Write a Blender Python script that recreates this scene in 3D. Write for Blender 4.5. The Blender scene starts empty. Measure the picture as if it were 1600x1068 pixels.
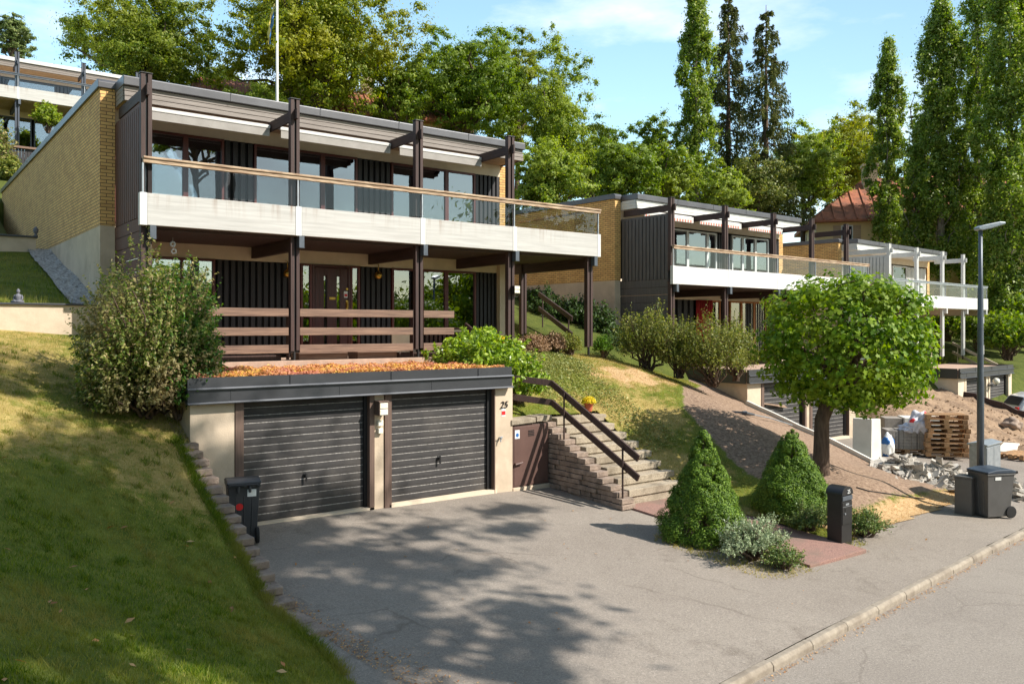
import bpy, math, random
import numpy as np
from mathutils import Vector, Matrix
R = math.radians
scene = bpy.context.scene
COL = scene.collection

# ------------------------------------------------------------------ camera, sky, sun, exposure
HC, FPX, UC, VH = 3.5, 1304.0, 800.0, 512.0           # camera height, focal length in px of the 1600 px photo
YAW = R(37.26)
CF, SF = math.cos(YAW), math.sin(YAW)
cam = bpy.data.cameras.new('camera')
cam.lens = FPX / 1600 * 36; cam.sensor_width = 36; cam.shift_y = -22 / 1600
cam.clip_start = 0.1; cam.clip_end = 2000
camo = bpy.data.objects.new('camera', cam); COL.objects.link(camo)
camo.location = (0, 0, HC); camo.rotation_euler = (R(90), 0, -YAW)
scene.camera = camo

SUN_EL = R(42); SUN_AZ = math.atan2(0.57, -0.82)       # azimuth from +Y towards +X
SD = Vector((math.sin(SUN_AZ) * math.cos(SUN_EL), math.cos(SUN_AZ) * math.cos(SUN_EL), math.sin(SUN_EL)))
sun = bpy.data.lights.new('sun', 'SUN'); sun.energy = 4.7; sun.angle = R(0.53); sun.color = (1.0, 0.95, 0.87)
suno = bpy.data.objects.new('sun', sun); COL.objects.link(suno)
suno.rotation_euler = SD.to_track_quat('Z', 'Y').to_euler(); suno.location = SD * 60

world = bpy.data.worlds.new('World'); scene.world = world; world.use_nodes = True
wt = world.node_tree; wn = wt.nodes; wl = wt.links
for n in list(wn): wn.remove(n)
wo = wn.new('ShaderNodeOutputWorld'); bg = wn.new('ShaderNodeBackground'); bg.inputs[1].default_value = 0.085
sky = wn.new('ShaderNodeTexSky'); sky.sky_type = 'NISHITA'; sky.sun_disc = False
sky.sun_elevation = SUN_EL; sky.sun_rotation = SUN_AZ; sky.air_density = 1.0; sky.dust_density = 1.0; sky.ozone_density = 1.0
tc = wn.new('ShaderNodeTexCoord')
# thin clouds
mp = wn.new('ShaderNodeMapping'); mp.inputs['Scale'].default_value = (2.2, 2.2, 6.5); mp.inputs['Location'].default_value = (0.35, 0.9, 0.2)
wl.new(tc.outputs['Generated'], mp.inputs[0])
nz = wn.new('ShaderNodeTexNoise'); nz.inputs['Scale'].default_value = 1.6; nz.inputs['Detail'].default_value = 8; nz.inputs['Roughness'].default_value = 0.58
wl.new(mp.outputs[0], nz.inputs[0])
cr = wn.new('ShaderNodeValToRGB'); cr.color_ramp.elements[0].position = 0.5; cr.color_ramp.elements[1].position = 0.74
wl.new(nz.outputs[0], cr.inputs[0])
mx = wn.new('ShaderNodeMix'); mx.data_type = 'RGBA'
ml = wn.new('ShaderNodeMath'); ml.operation = 'MULTIPLY'; ml.inputs[1].default_value = 0.62
wl.new(cr.outputs[0], ml.inputs[0]); wl.new(ml.outputs[0], mx.inputs['Factor'])
tint = wn.new('ShaderNodeMix'); tint.data_type = 'RGBA'; tint.blend_type = 'MULTIPLY'; tint.inputs['Factor'].default_value = 1; tint.inputs['B'].default_value = (1.22, 1.34, 1.22, 1)
wl.new(sky.outputs[0], tint.inputs['A']); wl.new(tint.outputs['Result'], mx.inputs['A']); mx.inputs['B'].default_value = (6.2, 6.3, 6.5, 1)
# the northern half of the sky, away from the sun, is veiled and paler
sx_ = wn.new('ShaderNodeSeparateXYZ'); wl.new(tc.outputs['Generated'], sx_.inputs[0]); mr = wn.new('ShaderNodeMapRange'); mr.interpolation_type = 'SMOOTHSTEP'
mr.inputs[1].default_value = -0.1; mr.inputs[2].default_value = 0.75; mr.inputs[3].default_value = 0.95; mr.inputs[4].default_value = 2.0; wl.new(sx_.outputs['Y'], mr.inputs[0])
vs = wn.new('ShaderNodeVectorMath'); vs.operation = 'SCALE'; wl.new(mx.outputs['Result'], vs.inputs[0]); wl.new(mr.outputs[0], vs.inputs['Scale']); wl.new(vs.outputs[0], bg.inputs[0]); wl.new(bg.outputs[0], wo.inputs[0])

scene.view_settings.view_transform = 'Standard'; scene.view_settings.look = 'None'
scene.view_settings.exposure = 0.62; scene.view_settings.gamma = 1.0
scene.cycles.max_bounces = 8; scene.cycles.transparent_max_bounces = 16
scene.cycles.sample_clamp_indirect = 6.0

# ------------------------------------------------------------------ pixel -> place helpers
def at(u, v, dep):                     # a point at a given distance along the view
    t = (u - UC) / FPX; lat = t * dep
    return Vector((dep * SF + lat * CF, dep * CF - lat * SF, HC + (VH - v) / FPX * dep))
def onY(u, Y):                         # x and distance where column u meets the upright plane y = Y
    t = (u - UC) / FPX; dep = Y / (CF - t * SF)
    return dep * (SF + t * CF), dep
def zat(v, dep): return HC + (VH - v) * dep / FPX

# street frame: s along the kerb, w uphill
K0 = (7.64, 6.15); KD = (0.99427, 0.1069)
def sw(X, Y):
    return (X - K0[0]) * KD[0] + (Y - K0[1]) * KD[1], -(X - K0[0]) * KD[1] + (Y - K0[1]) * KD[0]
def xy(s, w): return K0[0] + s * KD[0] - w * KD[1], K0[1] + s * KD[1] + w * KD[0]
def KZ(s): return -0.55 - 0.006 * np.clip(s, -60, 8) - 0.016 * np.maximum(np.asarray(s) - 8, 0)
def D(X, Y):
    s, w = sw(X, Y)
    return KZ(s) + (0.065 - 0.002 * np.clip(s - 4, 0, 32)) * w
def gp(u, v, H=None):                  # where the ray through a pixel meets a ground function
    H = H or D; dep = 12.0; t = (u - UC) / FPX
    a, b = 2.0, 120.0
    for dd in np.arange(3, 120, 0.25):
        X = dd * (SF + t * CF); Y = dd * (CF - t * SF)
        if HC + (VH - v) / FPX * dd <= float(H(X, Y)): b = dd; a = dd - 0.25; break
    for _ in range(25):
        m = (a + b) / 2; X = m * (SF + t * CF); Y = m * (CF - t * SF)
        if HC + (VH - v) / FPX * m <= float(H(X, Y)): b = m
        else: a = m
    X = b * (SF + t * CF); Y = b * (CF - t * SF)
    return Vector((X, Y, float(H(X, Y))))

# ------------------------------------------------------------------ colours and materials
def c(r, g, b):
    f = lambda v: (v / 255 / 12.92) if v / 255 <= 0.04045 else ((v / 255 + 0.055) / 1.055) ** 2.4
    return (f(r), f(g), f(b), 1)
def node(nt, t, **kw):
    n = nt.nodes.new(t)
    for k, v in kw.items(): setattr(n, k, v)
    return n
def newmat(name):
    m = bpy.data.materials.new(name); m.use_nodes = True
    nt = m.node_tree; b = nt.nodes['Principled BSDF']
    return m, nt, b
def pm(name, c1, c2=None, scale=4, rough=0.7, bump=0.0, stretch=(1, 1, 1), detail=5, metallic=0.0, spec=0.5, c3=None, scale3=0.7, bscale=None, coat=0):
    """noise-mottled surface of two (three) colours with a bump"""
    m, nt, b = newmat(name); L = nt.links
    b.inputs['Roughness'].default_value = rough; b.inputs['Metallic'].default_value = metallic
    b.inputs['Specular IOR Level'].default_value = spec
    if coat: b.inputs['Coat Weight'].default_value = coat
    if c2 is None: c2 = tuple(x * 0.85 for x in c1[:3]) + (1,)
    t = node(nt, 'ShaderNodeTexCoord'); mpn = node(nt, 'ShaderNodeMapping'); mpn.inputs['Scale'].default_value = stretch
    L.new(t.outputs['Object'], mpn.inputs[0])
    n = node(nt, 'ShaderNodeTexNoise'); n.inputs['Scale'].default_value = scale; n.inputs['Detail'].default_value = detail; n.inputs['Roughness'].default_value = 0.6
    L.new(mpn.outputs[0], n.inputs[0])
    r = node(nt, 'ShaderNodeValToRGB'); r.color_ramp.elements[0].position = 0.32; r.color_ramp.elements[1].position = 0.68
    r.color_ramp.elements[0].color = c2; r.color_ramp.elements[1].color = c1
    L.new(n.outputs[0], r.inputs[0]); out = r.outputs[0]
    if c3 is not None:
        n3 = node(nt, 'ShaderNodeTexNoise'); n3.inputs['Scale'].default_value = scale3; n3.inputs['Detail'].default_value = 6; n3.inputs['Roughness'].default_value = 0.65
        L.new(t.outputs['Object'], n3.inputs[0])
        r3 = node(nt, 'ShaderNodeValToRGB'); r3.color_ramp.elements[0].position = 0.48; r3.color_ramp.elements[1].position = 0.68
        L.new(n3.outputs[0], r3.inputs[0])
        mm = node(nt, 'ShaderNodeMix', data_type='RGBA'); L.new(r3.outputs[0], mm.inputs['Factor']); L.new(out, mm.inputs['A']); mm.inputs['B'].default_value = c3
        out = mm.outputs['Result']
    L.new(out, b.inputs['Base Color'])
    if bump:
        nb = node(nt, 'ShaderNodeTexNoise'); nb.inputs['Scale'].default_value = bscale or scale * 6; nb.inputs['Detail'].default_value = 6
        L.new(mpn.outputs[0], nb.inputs[0])
        bp = node(nt, 'ShaderNodeBump'); bp.inputs['Strength'].default_value = bump; bp.inputs['Distance'].default_value = 0.02
        L.new(nb.outputs[0], bp.inputs['Height']); L.new(bp.outputs[0], b.inputs['Normal'])
    return m
def wood(name, c1, c2, axis=2, rough=0.65, fine=26):
    st = [fine, fine, fine]; st[axis] = 1.3
    return pm(name, c1, c2, scale=1.0, rough=rough, bump=0.25, stretch=tuple(st), bscale=2.0)
def brick(name, c1, c2, mortar, u='y', bw=0.25, bh=0.075):
    m, nt, b = newmat(name); L = nt.links; b.inputs['Roughness'].default_value = 0.85
    t = node(nt, 'ShaderNodeTexCoord'); s = node(nt, 'ShaderNodeSeparateXYZ'); cb = node(nt, 'ShaderNodeCombineXYZ')
    L.new(t.outputs['Object'], s.inputs[0]); L.new(s.outputs['Y' if u == 'y' else 'X'], cb.inputs[0]); L.new(s.outputs['Z'], cb.inputs[1])
    br = node(nt, 'ShaderNodeTexBrick'); L.new(cb.outputs[0], br.inputs[0])
    br.inputs['Scale'].default_value = 1; br.inputs['Brick Width'].default_value = bw; br.inputs['Row Height'].default_value = bh
    br.inputs['Mortar Size'].default_value = 0.009; br.inputs['Mortar Smooth'].default_value = 0.2; br.inputs['Bias'].default_value = -0.35
    br.inputs['Color1'].default_value = c1; br.inputs['Color2'].default_value = c2; br.inputs['Mortar'].default_value = mortar
    n = node(nt, 'ShaderNodeTexNoise'); n.inputs['Scale'].default_value = 2.2; n.inputs['Detail'].default_value = 6; L.new(t.outputs['Object'], n.inputs[0])
    hs = node(nt, 'ShaderNodeMix', data_type='RGBA', blend_type='MULTIPLY'); hs.inputs['Factor'].default_value = 0.55
    r = node(nt, 'ShaderNodeValToRGB'); r.color_ramp.elements[0].position = 0.3; r.color_ramp.elements[0].color = (0.7, 0.66, 0.6, 1); r.color_ramp.elements[1].position = 0.6
    L.new(n.outputs[0], r.inputs[0]); L.new(br.outputs[0], hs.inputs['A']); L.new(r.outputs[0], hs.inputs['B'])
    L.new(hs.outputs['Result'], b.inputs['Base Color'])
    bp = node(nt, 'ShaderNodeBump'); bp.inputs['Strength'].default_value = 0.35; bp.inputs['Distance'].default_value = 0.006; bp.invert = True
    L.new(br.outputs['Fac'], bp.inputs['Height']); L.new(bp.outputs[0], b.inputs['Normal'])
    return m
def glass(name, ior=1.9, tint=(0.82, 0.86, 0.86), rough=0.0, front=False):
    m, nt, b = newmat(name); L = nt.links; nt.nodes.remove(b)
    o = nt.nodes['Material Output']
    fr = node(nt, 'ShaderNodeFresnel'); fr.inputs[0].default_value = ior
    tr = node(nt, 'ShaderNodeBsdfTransparent'); tr.inputs[0].default_value = tint + (1,)
    gl = node(nt, 'ShaderNodeBsdfGlossy'); gl.inputs['Roughness'].default_value = rough; gl.inputs['Color'].default_value = (0.93, 0.96, 1.0, 1)
    nn = node(nt, 'ShaderNodeTexNoise'); nn.inputs['Scale'].default_value = 0.8; t = node(nt, 'ShaderNodeTexCoord'); L.new(t.outputs['Object'], nn.inputs[0])
    bp = node(nt, 'ShaderNodeBump'); bp.inputs['Strength'].default_value = 0.06; bp.inputs['Distance'].default_value = 0.05
    L.new(nn.outputs[0], bp.inputs['Height']); L.new(bp.outputs[0], gl.inputs['Normal'])
    x = node(nt, 'ShaderNodeMixShader'); fo = fr.outputs[0]
    if front:      # only the outer face of the thin pane mirrors
        g_ = node(nt, 'ShaderNodeNewGeometry'); iv = node(nt, 'ShaderNodeMath', operation='SUBTRACT'); iv.inputs[0].default_value = 1; L.new(g_.outputs['Backfacing'], iv.inputs[1])
        mu = node(nt, 'ShaderNodeMath', operation='MULTIPLY'); L.new(iv.outputs[0], mu.inputs[0]); L.new(fo, mu.inputs[1]); fo = mu.outputs[0]
    L.new(fo, x.inputs[0]); L.new(tr.outputs[0], x.inputs[1]); L.new(gl.outputs[0], x.inputs[2]); L.new(x.outputs[0], o.inputs[0])
    return m
def foliage(name, cols, trans=0.35, rough=0.5, patch=None, pscale=0.35, spec=0.35):
    """leaf colours picked per leaf; translucent"""
    m, nt, b = newmat(name); L = nt.links; o = nt.nodes['Material Output']
    g = node(nt, 'ShaderNodeNewGeometry'); r = node(nt, 'ShaderNodeValToRGB'); e = r.color_ramp.elements
    for i in range(len(cols) - 2): e.new(0.5)
    for i, cc in enumerate(cols): e[i].position = i / (len(cols) - 1); e[i].color = cc
    L.new(g.outputs['Random Per Island'], r.inputs[0]); out = r.outputs[0]
    if patch is not None:
        t = node(nt, 'ShaderNodeTexCoord'); n = node(nt, 'ShaderNodeTexNoise'); n.inputs['Scale'].default_value = pscale; n.inputs['Detail'].default_value = 3
        L.new(t.outputs['Object'], n.inputs[0]); rr = node(nt, 'ShaderNodeValToRGB'); rr.color_ramp.elements[0].position = 0.45; rr.color_ramp.elements[1].position = 0.62
        L.new(n.outputs[0], rr.inputs[0]); mm = node(nt, 'ShaderNodeMix', data_type='RGBA'); L.new(rr.outputs[0], mm.inputs['Factor']); L.new(out, mm.inputs['A']); mm.inputs['B'].default_value = patch
        out = mm.outputs['Result']
    L.new(out, b.inputs['Base Color']); b.inputs['Roughness'].default_value = rough; b.inputs['Specular IOR Level'].default_value = spec
    tl = node(nt, 'ShaderNodeBsdfTranslucent'); hs = node(nt, 'ShaderNodeHueSaturation'); hs.inputs['Saturation'].default_value = 1.15; hs.inputs['Value'].default_value = 1.5
    L.new(out, hs.inputs['Color']); L.new(hs.outputs[0], tl.inputs[0])
    x = node(nt, 'ShaderNodeMixShader'); x.inputs[0].default_value = trans
    L.new(b.outputs[0], x.inputs[1]); L.new(tl.outputs[0], x.inputs[2]); L.new(x.outputs[0], o.inputs[0])
    return m

M = {}
M['post'] = wood('dark_brown_timber', c(74, 52, 46), c(52, 36, 32))
M['posty'] = wood('dark_brown_timber_deep', c(70, 49, 43), c(50, 35, 31), axis=1)
M['postx'] = wood('dark_brown_timber_long', c(96, 72, 60), c(62, 46, 40), axis=0)
M['screen'] = wood('dark_screen_boards', c(112, 72, 58), c(72, 46, 38))
M['fascia'] = wood('grey_brown_fascia', c(148, 138, 130), c(120, 110, 103), axis=0)
M['slatx'] = wood('weathered_slat', c(142, 112, 92), c(96, 72, 60), axis=0)
M['rail'] = pm('weathered_rail', c(205, 180, 150), c(126, 94, 70), scale=2.0, rough=0.7, bump=0.3, stretch=(1.5, 14, 14), bscale=3)
M['metal'] = pm('roof_metal', c(102, 101, 104), c(88, 87, 90), scale=1.5, rough=0.42, metallic=0.35, bump=0.05, bscale=3)
M['metal_dark'] = pm('dark_sheet_metal', c(72, 73, 76), c(62, 62, 65), scale=1.2, rough=0.4, metallic=0.25, bump=0.05, bscale=3)
M['lip'] = pm('drip_edge', c(92, 94, 100), c(80, 82, 88), scale=3, rough=0.6)
M['steel'] = pm('galvanised_steel', c(178, 182, 186), c(150, 156, 162), scale=9, rough=0.42, metallic=0.55)
M['steel_dark'] = pm('grey_steel', c(96, 102, 110), c(80, 86, 94), scale=5, rough=0.45, metallic=0.3)
def parapet(name):
    m, nt, b = newmat(name); L = nt.links; b.inputs['Roughness'].default_value = 0.88; b.inputs['Specular IOR Level'].default_value = 0.2
    t = node(nt, 'ShaderNodeTexCoord')
    def nz_(st, sc, d=6):
        mp = node(nt, 'ShaderNodeMapping'); mp.inputs['Scale'].default_value = st; L.new(t.outputs['Object'], mp.inputs[0]); n = node(nt, 'ShaderNodeTexNoise'); n.inputs['Scale'].default_value = sc; n.inputs['Detail'].default_value = d; n.inputs['Roughness'].default_value = .65; L.new(mp.outputs[0], n.inputs[0]); return n.outputs[0]
    def ramp(i, p0, p1_, c0, c1_):
        r = node(nt, 'ShaderNodeValToRGB'); e = r.color_ramp.elements; e[0].position = p0; e[1].position = p1_; e[0].color = c0; e[1].color = c1_; L.new(i, r.inputs[0]); return r.outputs[0]
    base = ramp(nz_((.6, 1, 16), 1.4, 8), .3, .7, c(176, 173, 168), c(203, 200, 195))
    s = node(nt, 'ShaderNodeSeparateXYZ'); L.new(t.outputs['Object'], s.inputs[0]); h = node(nt, 'ShaderNodeMapRange'); h.inputs[1].default_value = 5.75; h.inputs[2].default_value = 6.17; L.new(s.outputs['Z'], h.inputs[0])
    st = ramp(nz_((5.5, 1, .35), 1.0, 6), .5, .66, (0, 0, 0, 1), (1, 1, 1, 1)); ar = ramp(nz_((.55, .55, 0), 1.0, 2), .42, .6, (0, 0, 0, 1), (1, 1, 1, 1))
    a = node(nt, 'ShaderNodeMath', operation='MULTIPLY'); L.new(st, a.inputs[0]); L.new(h.outputs[0], a.inputs[1]); a2 = node(nt, 'ShaderNodeMath', operation='MULTIPLY'); L.new(a.outputs[0], a2.inputs[0]); L.new(ar, a2.inputs[1]); a3 = node(nt, 'ShaderNodeMath', operation='MULTIPLY'); L.new(a2.outputs[0], a3.inputs[0]); a3.inputs[1].default_value = .75
    x = node(nt, 'ShaderNodeMix', data_type='RGBA'); L.new(a3.outputs[0], x.inputs['Factor']); L.new(base, x.inputs['A']); x.inputs['B'].default_value = c(134, 104, 80)
    L.new(x.outputs['Result'], b.inputs['Base Color']); return m
M['concrete'] = parapet('stained_parapet_concrete')
M['stain'] = pm('parapet_stain', c(176, 150, 122), c(206, 190, 168), scale=5, rough=0.9)
M['white'] = pm('white_paint', c(218, 217, 213), c(206, 204, 199), scale=2, rough=0.6)
M['plaster'] = pm('beige_plaster', c(212, 192, 168), c(198, 178, 154), scale=2.0, rough=0.9, bump=0.2, c3=c(184, 165, 142), scale3=1.3, bscale=40)
M['beige'] = pm('beige_painted_board', c(222, 204, 180), c(208, 190, 166), scale=2.5, rough=0.8)
M['soffit'] = wood('soffit_boards', c(190, 160, 128), c(160, 132, 104), axis=0)
M['brick_y'] = brick('yellow_brick', c(234, 188, 118), c(204, 154, 96), c(126, 98, 70), 'y')
M['brick_x'] = brick('yellow_brick_front', c(234, 188, 118), c(204, 154, 96), c(126, 98, 70), 'x')
M['win'] = pm('oxblood_frame', c(104, 48, 42), c(86, 40, 36), scale=3, rough=0.45)
M['door'] = wood('oxblood_door', c(84, 40, 34), c(66, 30, 27), rough=0.4)
M['clad'] = wood('blackish_batten', c(52, 48, 50), c(40, 37, 39))
M['dark'] = pm('black_backing', c(26, 25, 26), c(20, 19, 20), scale=2, rough=0.9)
M['pane'] = glass('window_glass', 3.2)
M['railglass'] = glass('smoky_rail_glass', 1.6, (0.84, 0.87, 0.88), 0.0, True)
M['clearglass'] = glass('clear_rail_glass', 1.6, (0.95, 0.97, 0.98), 0.0, True)
M['awning'] = pm('grey_awning_cloth', c(164, 158, 152), c(150, 144, 138), scale=3, rough=0.85)
M['awnbar'] = pm('pale_awning_bar', c(212, 208, 203), c(198, 194, 188), scale=3, rough=0.5)
M['room'] = pm('room_wall', c(92, 84, 76), c(80, 72, 66), scale=1, rough=0.9)
M['curtain'] = pm('curtain_cloth', c(206, 203, 198), c(186, 182, 176), scale=3, rough=0.9)
M['gdoor'] = pm('garage_door_paint', c(70, 67, 66), c(56, 54, 54), scale=2.4, rough=0.72, bump=0.2, stretch=(1.2, 1, 5), bscale=60, spec=0.3, c3=c(84, 79, 75), scale3=0.8)
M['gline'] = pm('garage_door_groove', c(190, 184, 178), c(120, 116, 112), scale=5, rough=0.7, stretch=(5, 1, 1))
M['trim'] = wood('brown_trim', c(112, 90, 78), c(96, 76, 66))
M['brownmetal'] = pm('brown_metal_door', c(104, 78, 70), c(92, 68, 61), scale=2, rough=0.5, bump=0.06, bscale=20)
M['brass'] = pm('brass', c(214, 170, 84), c(180, 138, 60), scale=8, rough=0.3, metallic=0.9)
M['black'] = pm('black_paint', c(38, 37, 38), c(30, 29, 30), scale=4, rough=0.45)
M['plastic'] = pm('grey_bin_plastic', c(92, 90, 88), c(82, 80, 78), scale=3, rough=0.5, bump=0.1, bscale=80)
M['plastic_dark'] = pm('dark_bin_plastic', c(66, 67, 70), c(58, 59, 62), scale=3, rough=0.42, bump=0.1, bscale=80)
M['lid'] = pm('slate_bin_lid', c(62, 72, 84), c(52, 60, 72), scale=3, rough=0.4)
M['rubber'] = pm('rubber', c(34, 32, 31), c(26, 25, 24), scale=6, rough=0.8)
M['red'] = pm('red_sticker', c(222, 44, 42), c(206, 36, 36), scale=6, rough=0.5)
M['sticker'] = pm('white_sticker', c(236, 236, 232), c(222, 222, 218), scale=6, rough=0.5)
M['blue'] = pm('blue_print', c(44, 110, 176), c(40, 96, 160), scale=8, rough=0.5)
M['stonewall'] = pm('split_stone', c(168, 148, 132), c(126, 109, 97), scale=5, rough=0.95, bump=0.8, c3=c(110, 97, 86), scale3=2.2, bscale=26)
M['step'] = pm('aggregate_step', c(192, 178, 156), c(142, 128, 110), scale=36, rough=0.95, bump=0.7, c3=c(128, 115, 98), scale3=1.6, bscale=60, detail=6)
def asphalt(name, ca, cb, cc, crack=.8):
    m, nt, b = newmat(name); L = nt.links; b.inputs['Roughness'].default_value = 0.93; b.inputs['Specular IOR Level'].default_value = 0.25
    t = node(nt, 'ShaderNodeTexCoord')
    def nz_(sc, d=6, r=.65):
        n = node(nt, 'ShaderNodeTexNoise'); n.inputs['Scale'].default_value = sc; n.inputs['Detail'].default_value = d; n.inputs['Roughness'].default_value = r; L.new(t.outputs['Object'], n.inputs[0]); return n.outputs[0]
    def ramp(i, p0, p1_, c0, c1_):
        r = node(nt, 'ShaderNodeValToRGB'); e = r.color_ramp.elements; e[0].position = p0; e[1].position = p1_; e[0].color = c0; e[1].color = c1_; L.new(i, r.inputs[0]); return r.outputs[0]
    def mix(f, a, bb, bt='MIX'):
        x = node(nt, 'ShaderNodeMix', data_type='RGBA', blend_type=bt)
        if isinstance(f, float): x.inputs['Factor'].default_value = f
        else: L.new(f, x.inputs['Factor'])
        for k, v in (('A', a), ('B', bb)):
            if isinstance(v, tuple): x.inputs[k].default_value = v
            else: L.new(v, x.inputs[k])
        return x.outputs['Result']
    big = ramp(nz_(.45, 9, .7), .35, .66, cb, ca); big = mix(ramp(nz_(.9, 9, .75), .55, .72, (0, 0, 0, 1), (1, 1, 1, 1)), big, cc)
    g = nz_(30, 5, .9); col = mix(.75, big, ramp(g, .3, .7, (.5, .5, .5, 1), (1.45, 1.45, 1.45, 1)), 'MULTIPLY')
    g2 = nz_(60, 2, .8); col = mix(ramp(g2,   .64, .72, (0, 0, 0, 1), (.7, .7, .7, 1)), col, c(205, 196, 184))
    mp_ = node(nt, 'ShaderNodeMixRGB'); mp_.inputs[0].default_value = .35; L.new(t.outputs['Object'], mp_.inputs[1]); n5 = node(nt, 'ShaderNodeTexNoise'); n5.inputs['Scale'].default_value = 1.2; n5.inputs['Detail'].default_value = 6; L.new(t.outputs['Object'], n5.inputs[0]); L.new(n5.outputs['Color'], mp_.inputs[2])
    v = node(nt, 'ShaderNodeTexVoronoi', feature='DISTANCE_TO_EDGE'); v.inputs['Scale'].default_value = .42; L.new(mp_.outputs[0], v.inputs[0])
    ck = ramp(v.outputs['Distance'], 0.0, .006, (crack, crack, crack, 1), (0, 0, 0, 1)); ck = mix(ramp(nz_(.5, 4), .46, .56, (0, 0, 0, 1), (1, 1, 1, 1)), (0, 0, 0, 1), ck)
    col = mix(ck, col, c(104, 94, 84)); L.new(col, b.inputs['Base Color'])
    bp = node(nt, 'ShaderNodeBump'); bp.inputs['Strength'].default_value = .55; bp.inputs['Distance'].default_value = .012; L.new(g, bp.inputs['Height']); L.new(bp.outputs[0], b.inputs['Normal'])
    return m
M['asphalt'] = asphalt('worn_asphalt', c(150, 140, 129), c(134, 124, 114), c(116, 106, 96), .6)
M['road'] = asphalt('road_asphalt', c(148, 139, 129), c(136, 127, 118), c(124, 115, 106), .4)
M['x1'] = pm('worn_asphalt', c(150, 142, 134), c(132, 125, 118), scale=1.1, rough=0.92, bump=0.5, c3=c(122, 114, 106), scale3=0.35, bscale=110, detail=9)
M['kerb'] = pm('kerb_stone', c(162, 150, 134), c(138, 127, 113), scale=9, rough=0.9, bump=0.4, c3=c(122, 110, 96), scale3=1.5, bscale=60)
M['redpave'] = pm('red_paving', c(168, 130, 116), c(118, 90, 82), scale=45, rough=0.95, bump=0.5, c3=c(128, 106, 94), scale3=1.4, bscale=90, detail=4)
M['terrace'] = pm('terrace_slab', c(190, 160, 140), c(164, 138, 120), scale=6, rough=0.95, bump=0.3)
M['pallet'] = pm('pallet_wood', c(196, 156, 112), c(150, 112, 76), scale=3, rough=0.85, bump=0.3, c3=c(120, 88, 62), scale3=1.6)
M['newconc'] = pm('new_concrete', c(218, 214, 204), c(202, 198, 188), scale=2.4, rough=0.85, bump=0.15, bscale=30)
M['paver'] = pm('grey_paver', c(160, 152, 142), c(134, 126, 117), scale=6, rough=0.92, bump=0.3)
M['plasticwrap'] = pm('plastic_wrap', c(214, 212, 218), c(190, 188, 196), scale=7, rough=0.35, bump=0.9, bscale=9)
M['rubble'] = pm('broken_concrete', c(198, 190, 178), c(152, 144, 134), scale=5, rough=0.95, bump=0.6, bscale=24)
M['statue'] = pm('grey_cast_stone', c(122, 122, 130), c(100, 100, 108), scale=12, rough=0.9, bump=0.3)
M['bark'] = pm('bark', c(112, 92, 76), c(74, 58, 48), scale=5, rough=0.95, bump=1.0, stretch=(3, 3, 0.7), bscale=12)
M['barkg'] = pm('pale_bark', c(150, 140, 126), c(96, 86, 76), scale=4, rough=0.95, bump=0.8, stretch=(2, 2, 0.6), bscale=12)
M['terracotta'] = pm('terracotta', c(196, 104, 74), c(176, 90, 62), scale=6, rough=0.85)
M['carwhite'] = pm('white_car_paint', c(232, 232, 232), c(226, 226, 226), scale=1, rough=0.25, coat=0.6)
M['opal'] = pm('opal_lamp_glass', c(240, 234, 216), c(226, 218, 196), scale=4, rough=0.25)
M['tile'] = pm('red_roof_tile', c(188, 118, 88), c(148, 92, 70), scale=3, rough=0.85, bump=0.3, c3=c(120, 84, 68), scale3=1.0)
M['render'] = pm('cream_render', c(226, 198, 146), c(212, 184, 132), scale=1.4, rough=0.9)
M['bluegrey'] = pm('blue_grey_paint', c(74, 80, 92), c(62, 68, 80), scale=2, rough=0.5)
M['redcloth'] = pm('red_curtain', c(186, 52, 50), c(156, 40, 40), scale=3, rough=0.9)
M['orangewood'] = wood('oiled_pine', c(186, 120, 66), c(158, 96, 50))
M['greywood'] = wood('grey_silvered_boards', c(98, 94, 92), c(74, 70, 70))
M['redbar'] = pm('red_awning_stripe', c(206, 120, 100), c(190, 104, 86), scale=3, rough=0.85)
M['gravel'] = pm('gravel_bed', c(206, 202, 196), c(120, 116, 112), scale=16, rough=0.95, bump=1.0, bscale=30)

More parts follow.
